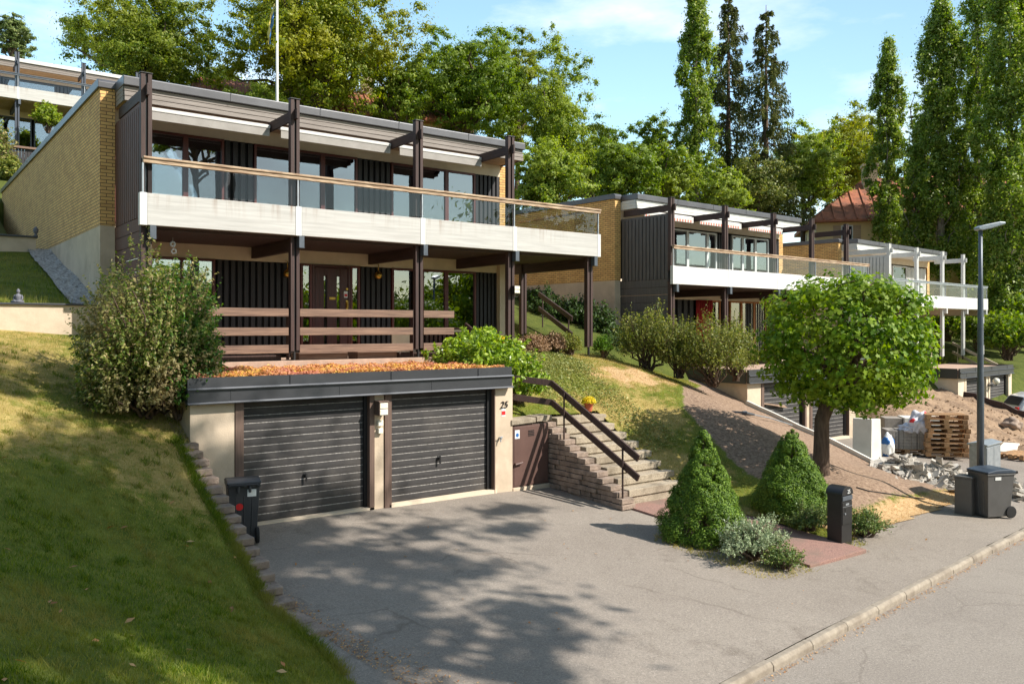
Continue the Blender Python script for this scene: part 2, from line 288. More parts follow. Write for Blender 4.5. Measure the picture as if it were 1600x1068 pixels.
# ------------------------------------------------------------------ mesh builder
class MB:
    def __init__(s): s.v = []; s.f = []; s.mi = []; s.m = 0
    def add(s, vs, fs, T=None):
        o = len(s.v)
        s.v += [tuple(T @ Vector(p)) for p in vs] if T is not None else [tuple(p) for p in vs]
        s.f += [tuple(i + o for i in f) for f in fs]; s.mi += [s.m] * len(fs); return s
    def box(s, x0, x1, y0, y1, z0, z1, T=None):
        vs = [(x, y, z) for z in (z0, z1) for y in (y0, y1) for x in (x0, x1)]
        return s.add(vs, [(0, 2, 3, 1), (4, 5, 7, 6), (0, 1, 5, 4), (2, 6, 7, 3), (0, 4, 6, 2), (1, 3, 7, 5)], T)
    def bar(s, p0, p1, w, h, up=(0, 0, 1)):
        p0, p1 = Vector(p0), Vector(p1); d = (p1 - p0).normalized(); u = Vector(up)
        x = d.cross(u).normalized(); u = x.cross(d)
        vs = []
        for p in (p0, p1):
            for a, b in ((-1, -1), (1, -1), (1, 1), (-1, 1)): vs.append(p + x * (a * w / 2) + u * (b * h / 2))
        return s.add(vs, [(3, 2, 1, 0), (4, 5, 6, 7), (0, 1, 5, 4), (1, 2, 6, 5), (2, 3, 7, 6), (3, 0, 4, 7)])
    def tube(s, pts, rad, n=8, cap=True):
        pts = [Vector(p) for p in pts]; k = len(pts)
        if not hasattr(rad, '__len__'): rad = [rad] * k
        vs = []; prev = None
        for i, p in enumerate(pts):
            d = (pts[min(i + 1, k - 1)] - pts[max(i - 1, 0)]).normalized()
            if prev is None:
                a = d.orthogonal().normalized()
            else:
                a = (prev - d * prev.dot(d)); a = a.normalized() if a.length > 1e-5 else d.orthogonal().normalized()
            prev = a; b = d.cross(a)
            for j in range(n):
                th = 2 * math.pi * j / n; vs.append(p + (a * math.cos(th) + b * math.sin(th)) * rad[i])
        fs = [(i * n + j, i * n + (j + 1) % n, (i + 1) * n + (j + 1) % n, (i + 1) * n + j) for i in range(k - 1) for j in range(n)]
        if cap: fs += [tuple(range(n))[::-1], tuple((k - 1) * n + j for j in range(n))]
        return s.add(vs, fs)
    def prism(s, poly, ax, a0, a1, T=None):
        n = len(poly)
        mk = {'x': lambda p, a: (a, p[0], p[1]), 'y': lambda p, a: (p[0], a, p[1]), 'z': lambda p, a: (p[0], p[1], a)}[ax]
        vs = [mk(p, a0) for p in poly] + [mk(p, a1) for p in poly]
        fs = [tuple(range(n))[::-1], tuple(range(n, 2 * n))] + [(i, (i + 1) % n, n + (i + 1) % n, n + i) for i in range(n)]
        return s.add(vs, fs, T)
    def lathe(s, prof, cx=0, cy=0, n=16, T=None):
        vs = []; k = len(prof)
        for r, z in prof:
            for j in range(n):
                a = 2 * math.pi * j / n; vs.append((cx + r * math.cos(a), cy + r * math.sin(a), z))
        fs = [(i * n + j, i * n + (j + 1) % n, (i + 1) * n + (j + 1) % n, (i + 1) * n + j) for i in range(k - 1) for j in range(n)]
        fs += [tuple(range(n))[::-1], tuple((k - 1) * n + j for j in range(n))]
        return s.add(vs, fs, T)
    def build(s, name, mats, parent=None, bevel=0, smooth=False, fixn=True):
        me = bpy.data.meshes.new(name); me.from_pydata([tuple(p) for p in s.v], [], s.f); 
        for m in (mats if isinstance(mats, (list, tuple)) else [mats]): me.materials.append(m if not isinstance(m, str) else M[m])
        if isinstance(mats, (list, tuple)): me.polygons.foreach_set('material_index', s.mi)
        if fixn:
            import bmesh
            b = bmesh.new(); b.from_mesh(me); bmesh.ops.recalc_face_normals(b, faces=b.faces); b.to_mesh(me); b.free()
        if smooth: me.polygons.foreach_set('use_smooth', [True] * len(me.polygons))
        me.update()
        o = bpy.data.objects.new(name, me); COL.objects.link(o)
        if parent is not None: o.parent = parent
        if bevel:
            md = o.modifiers.new('bevel', 'BEVEL'); md.width = bevel; md.segments = 2; md.limit_method = 'ANGLE'; md.angle_limit = R(35)
        return o
def np_mesh(name, V, F, mat, parent=None, smooth=False):
    """V (n,3) floats, F (m,k) ints"""
    V = np.asarray(V, dtype=np.float32); F = np.asarray(F, dtype=np.int32); k = F.shape[1]
    me = bpy.data.meshes.new(name)
    me.vertices.add(len(V)); me.vertices.foreach_set('co', V.ravel())
    me.loops.add(F.size); me.loops.foreach_set('vertex_index', F.ravel())
    me.polygons.add(len(F)); me.polygons.foreach_set('loop_start', np.arange(0, F.size, k, dtype=np.int32))
    me.polygons.foreach_set('loop_total', np.full(len(F), k, dtype=np.int32))
    if smooth: me.polygons.foreach_set('use_smooth', np.ones(len(F), dtype=bool))
    me.update(calc_edges=True)
    me.materials.append(M[mat] if isinstance(mat, str) else mat)
    o = bpy.data.objects.new(name, me); COL.objects.link(o)
    if parent is not None: o.parent = parent
    return o
def tag(o, label=None, cat=None, group=None, kind=None):
    if label: o['label'] = label
    if cat: o['category'] = cat
    if group: o['group'] = group
    if kind: o['kind'] = kind
    return o
def thing(name, label, cat, loc=(0, 0, 0), rz=0.0, group=None):
    o = bpy.data.objects.new(name, None); COL.objects.link(o); o.empty_display_size = 0.1
    o.location = loc; o.rotation_euler = (0, 0, rz)
    return tag(o, label, cat, group)
def lettering(name, txt, size, ext, mat, parent, loc, shear=0, offset=0):
    cu = bpy.data.curves.new(name, 'FONT'); cu.body = txt; cu.size = size; cu.extrude = ext; cu.align_x = 'CENTER'; cu.shear = shear; cu.offset = offset
    t = bpy.data.objects.new(name + '_tmp', cu); COL.objects.link(t); bpy.context.view_layer.update()
    me = bpy.data.meshes.new_from_object(t.evaluated_get(bpy.context.evaluated_depsgraph_get())); me.name = name; bpy.data.objects.remove(t)
    o = bpy.data.objects.new(name, me); COL.objects.link(o); o.parent = parent; o.location = loc; o.rotation_euler = (R(90), 0, 0); me.materials.clear(); me.materials.append(M[mat]); return o
def copy_tree(o, parent=None):
    k = o.copy(); COL.objects.link(k)
    if parent is not None: k.parent = parent
    for ch in list(o.children): copy_tree(ch, k)
    return k
def rot(z=0, x=0, y=0, loc=(0, 0, 0)):
    return Matrix.Translation(loc) @ Matrix.Rotation(z, 4, 'Z') @ Matrix.Rotation(y, 4, 'Y') @ Matrix.Rotation(x, 4, 'X')

# ------------------------------------------------------------------ ground functions (numpy, work on arrays)
def tab(X, Y, xs, ys, Z):
    X = np.asarray(X, float); Y = np.asarray(Y, float); Z = np.asarray(Z, float)
    colv = np.stack([np.interp(Y, ys, Z[i]) for i in range(len(xs))])
    xi = np.clip(X, xs[0], xs[-1]); out = np.zeros_like(xi + Y)
    j = np.clip(np.searchsorted(xs, xi) - 1, 0, len(xs) - 2)
    xsn = np.asarray(xs, float); t = (xi - xsn[j]) / (xsn[j + 1] - xsn[j])
    t = t * t * (3 - 2 * t) * 0.35 + t * 0.65
    if np.ndim(j) == 0: return colv[int(j)] * (1 - t) + colv[int(j) + 1] * t
    a = np.take_along_axis(colv, j[None], 0)[0]; b = np.take_along_axis(colv, (j + 1)[None], 0)[0]
    return a * (1 - t) + b * t
def lump(X, Y, f, a, ph=0.0):
    return a * (np.sin(X * f + ph) * np.cos(Y * f * 1.13 + ph * 2) + 0.6 * np.sin(X * f * 2.3 + Y * f * 1.7 + ph) + 0.4 * np.cos(Y * f * 3.1 - X * f * 2.2))
def EDGE(Y): return np.interp(Y, [4.6, 8, 10.6, 12, 14.8, 16, 17.5, 19.2], [-0.6, -0.47, -0.2, 0.36, 1.70, 2.25, 2.85, 3.40])
def LAWN(X, Y):
    g = np.interp(Y, [5, 10, 12, 14.8, 19], [0.44, 0.44, 0.36, 0.22, 0.03])
    d = np.maximum(4.25 - np.asarray(X, float), 0)
    d = np.where(d < 4.2, d, 4.2 + (d - 4.2) * 0.5)
    z = EDGE(Y) + g * d + lump(X, Y, 0.9, 0.03)
    return np.where(np.asarray(Y) < 6.0, z - (6.0 - Y) * 0.55 * np.minimum(d, 1.5), z)
GX = [10.9, 14.2, 17.6, 22.0, 24.5]
GY = [7.4, 8.5, 10.8, 12.5, 15, 17, 18, 21, 26, 32]
GZ = [[-.3, -.3, -.2, 0.05, 1.45, 2.5, 2.8, 3.2, 4.5, 6.2],
      [-.46, -.42, -.28, 0.05, 1.42, 2.45, 2.75, 3.2, 4.5, 6.2],
      [-.5, -.4, .2, .75, 1.7, 2.25, 2.45, 3.0, 4.3, 6.0],
      [-.62, -.6, -.55, -.3, .55, 1.15, 1.5, 2.2, 3.5, 5.6],
      [-.62, -.6, -.55, -.5, -.4, .9, 1.4, 2.0, 3.3, 5.5]]
def SLOPE(X, Y):
    z = tab(X, Y, GX, GY, GZ) + lump(X, Y, 1.3, 0.025, 1.0)
    s, w = sw(X, Y)
    d = D(X, Y); return np.maximum(d + 0.015 + (z - d) * smooth(1.75, 3.0, w), d + 0.012)
def HILL(X, Y):
    a = np.interp(Y, [18, 20, 27, 38, 50, 80, 200], [2.6, 3.4, 5.2, 8.6, 12.4, 19, 30])
    b = np.interp(Y, [18, 30, 50, 80, 200], [1.0, 3.4, 6.5, 12, 24])
    t = np.clip((np.asarray(X, float) - 12) / 34, 0, 1); t = t * t * (3 - 2 * t)
    return a * (1 - t) + b * t
def grid(name, xs, ys, H, mat, keep=None, attr=None, kind='structure'):
    XX, YY = np.meshgrid(xs, ys); ZZ = H(XX, YY); nx, ny = len(xs), len(ys)
    V = np.stack([XX.ravel(), YY.ravel(), ZZ.ravel()], 1)
    i = np.arange(nx - 1); j = np.arange(ny - 1); I, J = np.meshgrid(i, j); a = (J * nx + I).ravel()
    F = np.stack([a, a + 1, a + 1 + nx, a + nx], 1)
    if keep is not None:
        cx = V[F].mean(1); F = F[keep(cx[:, 0], cx[:, 1])]
    o = np_mesh(name, V, F, mat, smooth=True)
    if attr is not None:
        A = attr(V[:, 0], V[:, 1], V[:, 2]); ca = o.data.color_attributes.new('cover', 'FLOAT_COLOR', 'POINT')
        ca.data.foreach_set('color', np.concatenate([A, np.ones((len(A), 1))], 1).astype(np.float32).ravel())
    if kind: o['kind'] = kind
    return o
def covermat(name, base, r, g, b_, bumps=(0.8, 55)):
    """ground whose cover (r, g, b masks per place) mixes four mottled surfaces with ragged borders"""
    m, nt, bs = newmat(name); L = nt.links; bs.inputs['Roughness'].default_value = 0.95; bs.inputs['Specular IOR Level'].default_value = 0.2
    t = node(nt, 'ShaderNodeTexCoord'); at_ = node(nt, 'ShaderNodeVertexColor', layer_name='cover'); sp = node(nt, 'ShaderNodeSeparateColor'); L.new(at_.outputs[0], sp.inputs[0])
    def mot(cc, sc):
        n = node(nt, 'ShaderNodeTexNoise'); n.inputs['Scale'].default_value = sc; n.inputs['Detail'].default_value = 8; n.inputs['Roughness'].default_value = 0.7; L.new(t.outputs['Object'], n.inputs[0])
        q = node(nt, 'ShaderNodeValToRGB'); q.color_ramp.elements[0].position = 0.33; q.color_ramp.elements[1].position = 0.68; q.color_ramp.elements[0].color = cc[0]; q.color_ramp.elements[1].color = cc[1]
        L.new(n.outputs[0], q.inputs[0]); return q.outputs[0]
    out = mot(base, 2.5)
    n = node(nt, 'ShaderNodeTexNoise'); n.inputs['Scale'].default_value = 3.5; n.inputs['Detail'].default_value = 8; n.inputs['Roughness'].default_value = 0.75; L.new(t.outputs['Object'], n.inputs[0])
    for k, cc, sc in (('Red', r, 14), ('Green', g, 3), ('Blue', b_, 8)):
        a = node(nt, 'ShaderNodeMath', operation='ADD'); L.new(sp.outputs[k], a.inputs[0]); L.new(n.outputs[0], a.inputs[1])
        q = node(nt, 'ShaderNodeMapRange'); q.inputs[1].default_value = 0.92; q.inputs[2].default_value = 1.1; L.new(a.outputs[0], q.inputs[0])
        mm = node(nt, 'ShaderNodeMix', data_type='RGBA'); L.new(q.outputs[0], mm.inputs['Factor']); L.new(out, mm.inputs['A']); L.new(mot(cc, sc), mm.inputs['B']); out = mm.outputs['Result']
    L.new(out, bs.inputs['Base Color'])
    nb = node(nt, 'ShaderNodeTexNoise'); nb.inputs['Scale'].default_value = bumps[1]; nb.inputs['Detail'].default_value = 5; L.new(t.outputs['Object'], nb.inputs[0])
    bp = node(nt, 'ShaderNodeBump'); bp.inputs['Strength'].default_value = bumps[0]; bp.inputs['Distance'].default_value = 0.04; L.new(nb.outputs[0], bp.inputs['Height']); L.new(bp.outputs[0], bs.inputs['Normal'])
    return m
def smooth(a, b, x):
    t = np.clip((x - a) / (b - a), 0, 1); return t * t * (3 - 2 * t)
M['turf'] = covermat('lawn_turf', (c(78, 92, 28), c(124, 130, 52)), (c(112, 90, 74), c(176, 150, 128)), (c(150, 130, 74), c(184, 162, 102)), (c(170, 136, 96), c(212, 182, 138)))
# ================================================================== the setting
H2 = dict(o=(22.15, 19.84, -0.5), r=R(2.4)); H3 = dict(o=(38.7, 20.9, -1.0), r=R(4.2)); H4 = dict(o=(2.80, 51.0, 10.05), r=0.0)
H1 = dict(o=(4.26, 17.6, 0.0), r=0.0)
def local(h, X, Y):
    dx, dy = X - h['o'][0], Y - h['o'][1]; cr_, sr_ = math.cos(h['r']), math.sin(h['r'])
    return dx * cr_ + dy * sr_, -dx * sr_ + dy * cr_
def wpt(h, x, y, z=0.0):
    cr_, sr_ = math.cos(h['r']), math.sin(h['r'])
    return Vector((h['o'][0] + x * cr_ - y * sr_, h['o'][1] + x * sr_ + y * cr_, h['o'][2] + z))
def BASE(X, Y):
    s, w = sw(X, Y)
    low = np.where(w < 0, KZ(s) - 0.45, np.minimum(D(X, Y), 0.2) - 0.22)
    low = np.where(s > 34, low - 0.15, low)
    t = smooth(16.6, 19.5, Y + 0 * X)
    z = low * (1 - t) + (HILL(X, Y) - 0.12) * t
    for h, base in ((H1, 1.0), (H2, 0.5), (H3, 0.0)):
        lx, ly = local(h, X, Y)
        z = np.where((lx > -0.25) & (lx < 12.0) & (ly > -1.4) & (ly < 20.0), np.minimum(z, base), z)
    lx, ly = local(H4, X, Y)
    z = np.where((lx > -3) & (lx < 14) & (ly > -0.8) & (ly < 14), 10.6, z)
    # left of the main house the hill stays under the raised lawns
    z = np.where((X < 3.8) & (Y > 18) & (Y < 27), z - 0.5, z)
    return z
xs = np.concatenate([np.arange(-160, -12, 12), np.arange(-12, 70, 0.7), np.arange(70, 260, 12)])
ys = np.concatenate([np.arange(-130, 2, 12), np.arange(2, 45, 0.7), np.arange(45, 80, 2), np.arange(80, 300, 14)])
M['hill'] = covermat('hill_ground', (c(66, 78, 30), c(98, 104, 44)), (c(150, 124, 98), c(190, 160, 130)), (c(120, 108, 60), c(150, 130, 80)), (c(90, 80, 50), c(130, 110, 70)))
grid('ground', xs, ys, BASE, M['hill'], attr=lambda x, y, z: np.stack([np.zeros_like(x), np.full_like(x, 0.35), np.full_like(x, 0.2)], 1))

def strip(name, s0, s1, w0, w1, ds, dw, H, mat):
    S, W = np.meshgrid(np.arange(s0, s1 + 1e-6, ds), np.linspace(w0, w1, max(2, int((w1 - w0) / dw) + 1)))
    X, Y = xy(S, W); Z = H(X, Y); n, k = S.shape
    V = np.stack([X.ravel(), Y.ravel(), Z.ravel()], 1); J, I = np.meshgrid(np.arange(n - 1), np.arange(k - 1), indexing='ij'); a = (J * k + I).ravel()
    o = np_mesh(name, V, np.stack([a, a + 1, a + 1 + k, a + k], 1), mat, smooth=True); o['kind'] = 'structure'; return o
def ROADZ(X, Y):
    s, w = sw(X, Y); return KZ(s) - 0.10 + 0.008 * np.sin(w * 2.0)
strip('road', -60, 120, -8.5, -0.13, 2, 0.6, ROADZ, M['road'])
strip('verge', -60, 120, -26, -8.52, 4, 3, lambda X, Y: ROADZ(X, Y) + 0.08, M['hill'])
def PAVEZ(X, Y): return D(X, Y) + lump(X, Y, 0.8, 0.006)
o = strip('driveway', -18, 58, 0.0, 9.3, 0.5, 0.4, PAVEZ, M['asphalt'])
# kerb stones
mb = MB(); rng = random.Random(3)
s = -20.0
while s < 60:
    l = 0.98; z0 = float(KZ(s + .5)); X, Y = xy(s + l / 2, -0.07)
    T = rot(z=math.atan2(KD[1], KD[0]) + rng.uniform(-.006, .006), loc=(X, Y, z0 + rng.uniform(-.006, .006)))
    mb.prism([(-0.065, -0.2), (0.06, -0.2), (0.06, 0.012), (-0.03, 0.012), (-0.065, -0.03)], 'x', -l / 2 - .006, l / 2 + .004, T); s += 1.0
o = mb.build('kerb', 'kerb', bevel=0.012); o['kind'] = 'structure'
# red paved path from the stair foot to the street, with a step edge
mb = MB()
for (x0, x1, y0, y1) in ((12.36, 14.1, 8.05, 9.5), (12.36, 14.1, 9.51, 10.95), (12.36, 14.1, 10.96, 12.38)):
    zz = [float(D(x0, y0)) + .045, float(D(x0, y1)) + .045]
    mb.add([(x0, y0, zz[0] - .2), (x1, y0, zz[0] - .2), (x1, y1, zz[1] - .2), (x0, y1, zz[1] - .2), (x0, y0, zz[0]), (x1, y0, zz[0] - .01), (x1, y1, zz[1] - .01), (x0, y1, zz[1])],
           [(3, 2, 1, 0), (4, 5, 6, 7), (0, 1, 5, 4), (1, 2, 6, 5), (2, 3, 7, 6), (3, 0, 4, 7)])
o = mb.build('path', 'redpave', bevel=0.01); o['kind'] = 'structure'

# left lawn, upper lawn, garden slope right of the stair, dirt by the third house
def att_lawn(x, y, z):
    dry = smooth(10.0, 14.5, y) * 0.42 + 0.16 + 0.12 * np.sin(x * 1.3 + y * .7) * np.cos(y * 1.1 - x * .4)
    edge = smooth(3.7, 4.25, x) * 0.25 * smooth(12.5, 14.5, y)
    return np.stack([edge, dry, dry * 0.55], 1)
grid('lawn', np.concatenate([np.arange(-14, -2, .5), np.arange(-2, 4.31, .15)]), np.arange(4.6, 19.4, 0.15), LAWN, M['turf'], keep=lambda x, y: x < np.interp(y, [9, 13], [4.20, 4.02]), attr=att_lawn)
def UPPER(X, Y): return np.interp(Y, [19.2, 20, 26.5, 27.5], [3.9, 3.98, 5.6, 5.7]) + lump(X, Y, 1.1, 0.02)
grid('upper_lawn', np.concatenate([np.arange(-14, 0, .7), np.arange(0, 3.61, .3)]), np.arange(19.22, 26.6, 0.3), UPPER, M['turf'], attr=lambda x, y, z: np.stack([0 * x, 0.1 + 0 * x, 0 * x], 1))
SOILX = lambda y: np.interp(y, [7, 9.5, 11.75, 14.5, 16, 18], [17.0, 16.1, 15.7, 16.6, 18.3, 21.5])
def att_slope(x, y, z):
    s, w = sw(x, y)
    soil = smooth(-0.35, 0.35, x - SOILX(y)) * smooth(1.9, 2.9, w)
    straw = np.clip(np.maximum((1 - smooth(2.4, 3.8, w)) * smooth(14.2, 15.2, x) * 0.9, 0.85 * np.exp(-(((x - 16.9) / 2.1) ** 2 + ((y - 16.6) / 1.25) ** 2)) * (.8 + .3 * np.sin(x * 5 + y * 3) * np.cos(y * 6 - x * 2))), 0, 1)
    dry = 0.5 + 0.22 * np.sin(x * 1.2 + y) * np.cos(y * 1.7)
    return np.stack([soil * 1.0, np.clip(dry, 0, 1) * (1 - soil), straw * (1 - soil)], 1)
def keep_slope(x, y):
    s, w = sw(x, y)
    stairs = (x < 14.02) & (y < 15.0)
    return (w > 1.75) & ~((x < 15.15) & (y > 20.0)) & ~((x < 12.0) & (y > 17.15)) & ~stairs & ~((x > 22.15) & (y < 16.9)) & ~((x > 22.0) & (y > 19.5)) & (x > 10.98)
grid('garden_slope', np.arange(10.9, 24.6, 0.15), np.arange(7.4, 32.1, 0.15), SLOPE, M['turf'], keep=keep_slope, attr=att_slope)
def DIRT(X, Y):
    lx, ly = local(H3, X, Y)
    z = np.interp(ly, [-12, -9.5, -7, -4, -1, 4, 12], [-1.0, -.97, -.65, .3, 1.0, 1.9, 4.0])
    edge = smooth(-9.5, -7.5, lx)
    z = -0.98 + (z + 0.98) * edge
    return np.maximum(z, BASE(X, Y) - 0.1 + 0 * z) + lump(X, Y, 2.2, 0.05) * edge + lump(X, Y, 4.7, 0.05, 2) * edge + lump(X, Y, 8.3, 0.03, 1) * edge
def keep_dirt(x, y):
    lx, ly = local(H3, x, y); s, w = sw(x, y)
    return (lx > -9) & (lx < -0.15) & (w > 1.2) & (ly < 8)
M['dirt'] = covermat('bare_dirt', (c(132, 108, 86), c(172, 146, 120)), (c(112, 90, 72), c(166, 140, 116)), (c(120, 100, 76), c(156, 132, 104)), (c(98, 78, 62), c(150, 126, 104)), bumps=(1.0, 14))
grid('dirt_bank', np.arange(28.5, 40, 0.25), np.arange(8, 30, 0.25), DIRT, M['dirt'], keep=keep_dirt, attr=lambda x, y, z: np.stack([0.4 + 0 * x, 0.3 + 0 * x, 0.4 + 0.2 * np.sin(x * 3)], 1))
# terrace in front of the entrance
mb = MB(); mb.box(4.2, 12.9, 17.15, 20.25, 2.4, 2.76); mb.box(4.2, 12.9, 17.02, 17.15, 2.4, 2.80)
o = mb.build('terrace', 'terrace', bevel=.01); o['kind'] = 'structure'
mb = MB(); mb.box(4.25, 4.45, 14.7, 17.0, -.2, 2.6)
# gravel strip along the side wall
o = grid('gravel_strip', np.arange(3.30, 3.9, .06), np.arange(19.3, 27.0, .06), lambda X, Y: UPPER(X, Y) + 0.07 + lump(X, Y, 31, .014) + lump(X, Y, 57, .012, 2), M['gravel'])

# ================================================================== houses
def bump_pan(mb, x0, x1, y, z0, z1, n, t=0.05, d=0.06):
    """row of upright battens in front of a backing"""
    mb.m = 1; mb.box(x0, x1, y, y + .03, z0, z1); mb.m = 0
    p = (x1 - x0) / n
    for i in range(n):
        a = x0 + p * (i + .5); mb.box(a - p * .31, a + p * .31, y - d, y - .002, z0 + .004, z1 - .004)
def clad(h, x0, x1, y, z0, z1, n, m='clad'):
    mb = MB(); bump_pan(mb, x0, x1, y, z0, z1, n); return mb.build('batten_cladding', [m, 'dark'], h, bevel=.004)
def window(h, x0, x1, y, z0, z1, fm='win', fw=0.06, name='window', pane='pane', mull=()):
    mb = MB(); d0, d1 = y - .05, y + .05
    mb.box(x0, x0 + fw, d0, d1, z0, z1); mb.box(x1 - fw, x1, d0, d1, z0, z1)
    mb.box(x0 + fw, x1 - fw, d0 + .003, d1, z1 - fw, z1); mb.box(x0 + fw, x1 - fw, d0 + .003, d1, z0, z0 + fw)
    for q in mull: mb.box(q - .03, q + .03, d0 + .004, d1 - .002, z0 + fw, z1 - fw)
    w = mb.build(name, fm, h, bevel=.005)
    mp_ = MB(); mp_.box(x0 + fw, x1 - fw, y - .006, y + .006, z0 + fw, z1 - fw); mp_.build('pane', pane, w)
    return w
def curtain(h, x0, x1, y, z0, z1, m='curtain', folds=9, amp=.035):
    n = folds * 8; V = []; F = []
    for i in range(n + 1):
        x = x0 + (x1 - x0) * i / n; yy = y + amp * math.sin(i / n * folds * 2 * math.pi) + .01 * math.sin(i * 1.7)
        V += [(x, yy, z0), (x, yy, z1)]
    for i in range(n): F.append((2 * i, 2 * i + 2, 2 * i + 3, 2 * i + 1))
    o = np_mesh('curtain', V, F, m, h, smooth=True)
    md = o.modifiers.new('thick', 'SOLIDIFY'); md.thickness = .006; return o

PX = [0.0, 3.10, 6.28, 9.10, 11.92]
def xl(u, y=2.6): return onY(u, 17.6 + y)[0] - 4.26     # local x of an upright edge seen at column u on the plane y (main house)

def balcony(h, S, xe=12.2):
    mb = MB(); mb.box(-.06, xe - .02, -.03, 2.58, 5.50, 5.73); mb.box(10.98, xe - .02, 2.58, 3.6, 5.503, 5.727)
    slab = mb.build('balcony_floor', S['under'], h)
    bm_ = MB()
    for i in range(22):
        yy = .08 + i * .115
        bm_.box(-.03, xe - .05, yy, yy + .095, 5.47, 5.499)
    bm_.build('underside_boards', S['under'], slab)
    cuts = [-.09] + [p + .02 for p in S['joints']] + [xe]
    for i in range(len(cuts) - 1):
        a, b = cuts[i], cuts[i + 1]
        mb = MB(); mb.box(a + .075, b - .075 if i < len(cuts) - 2 else b - .13, -.15, -.03, 5.53, 6.16)
        mb.build('parapet_panel', S['parapet'], h, bevel=.006)
    for i, q in enumerate(cuts):
        mb = MB(); a0 = q - .07 if i < len(cuts) - 1 else q - .125
        a1 = q + .07 if i else q + .07
        mb.box(a0, min(a1, xe), -.155, -.032, 5.525, 6.165); mb.build('joint_cover', S['joint'], h, bevel=.004)
    # return along the right end
    mb = MB(); mb.box(xe - .12, xe, -.028, 3.6, 5.53, 6.16); mb.build('parapet_panel', S['parapet'], h, bevel=.006)
    for i in range(len(cuts) - 1):
        a, b = cuts[i], cuts[i + 1]
        mb = MB(); mb.box(a + .04, b - .04, -.098, -.086, 6.19, 6.83); mb.build('glass_panel', S['rg'], h)
    mb = MB(); mb.box(xe - .085, xe - .073, 0, 3.5, 6.19, 6.83); mb.build('glass_panel', S['rg'], h)
    mb = MB(); mb.box(-.09, xe + .02, -.16, -.03, 6.84, 6.885); mb.box(-.09, xe + .02, -.135, -.055, 6.76, 6.84); mb.build('handrail', S['rail'], h, bevel=.006)
    mb = MB(); mb.box(xe - .13, xe - .01, -.03, 3.55, 6.842, 6.883); mb.build('handrail', S['rail'], h, bevel=.006)
    for q in cuts:
        mb = MB(); q = min(q, xe - .06); mb.box(q - .015, q + .015, -.12, -.07, 6.16, 6.76); mb.box(q - .04, q + .04, -.13, -.06, 6.163, 6.175); mb.build('rail_stanchion', S['stanch'], h)

def twin_post(h, x, z0, z1, m, y=0.06, base=True):
    mb = MB(); mb.box(x - .105, x - .02, y - .07, y + .07, z0, z1); mb.box(x + .025, x + .105, y - .07, y + .07, z0 + .02, z1 - .0)
    mb.m = 1; mb.box(x - .02, x + .025, y - .03, y + .03, z0 - .22 if base else z0, z1 - .02)
    mb.box(x - .12, x + .12, y - .085, y + .085, z1 + .002, z1 + .022)
    return mb.build('post', [m, 'black'], h, bevel=.006)

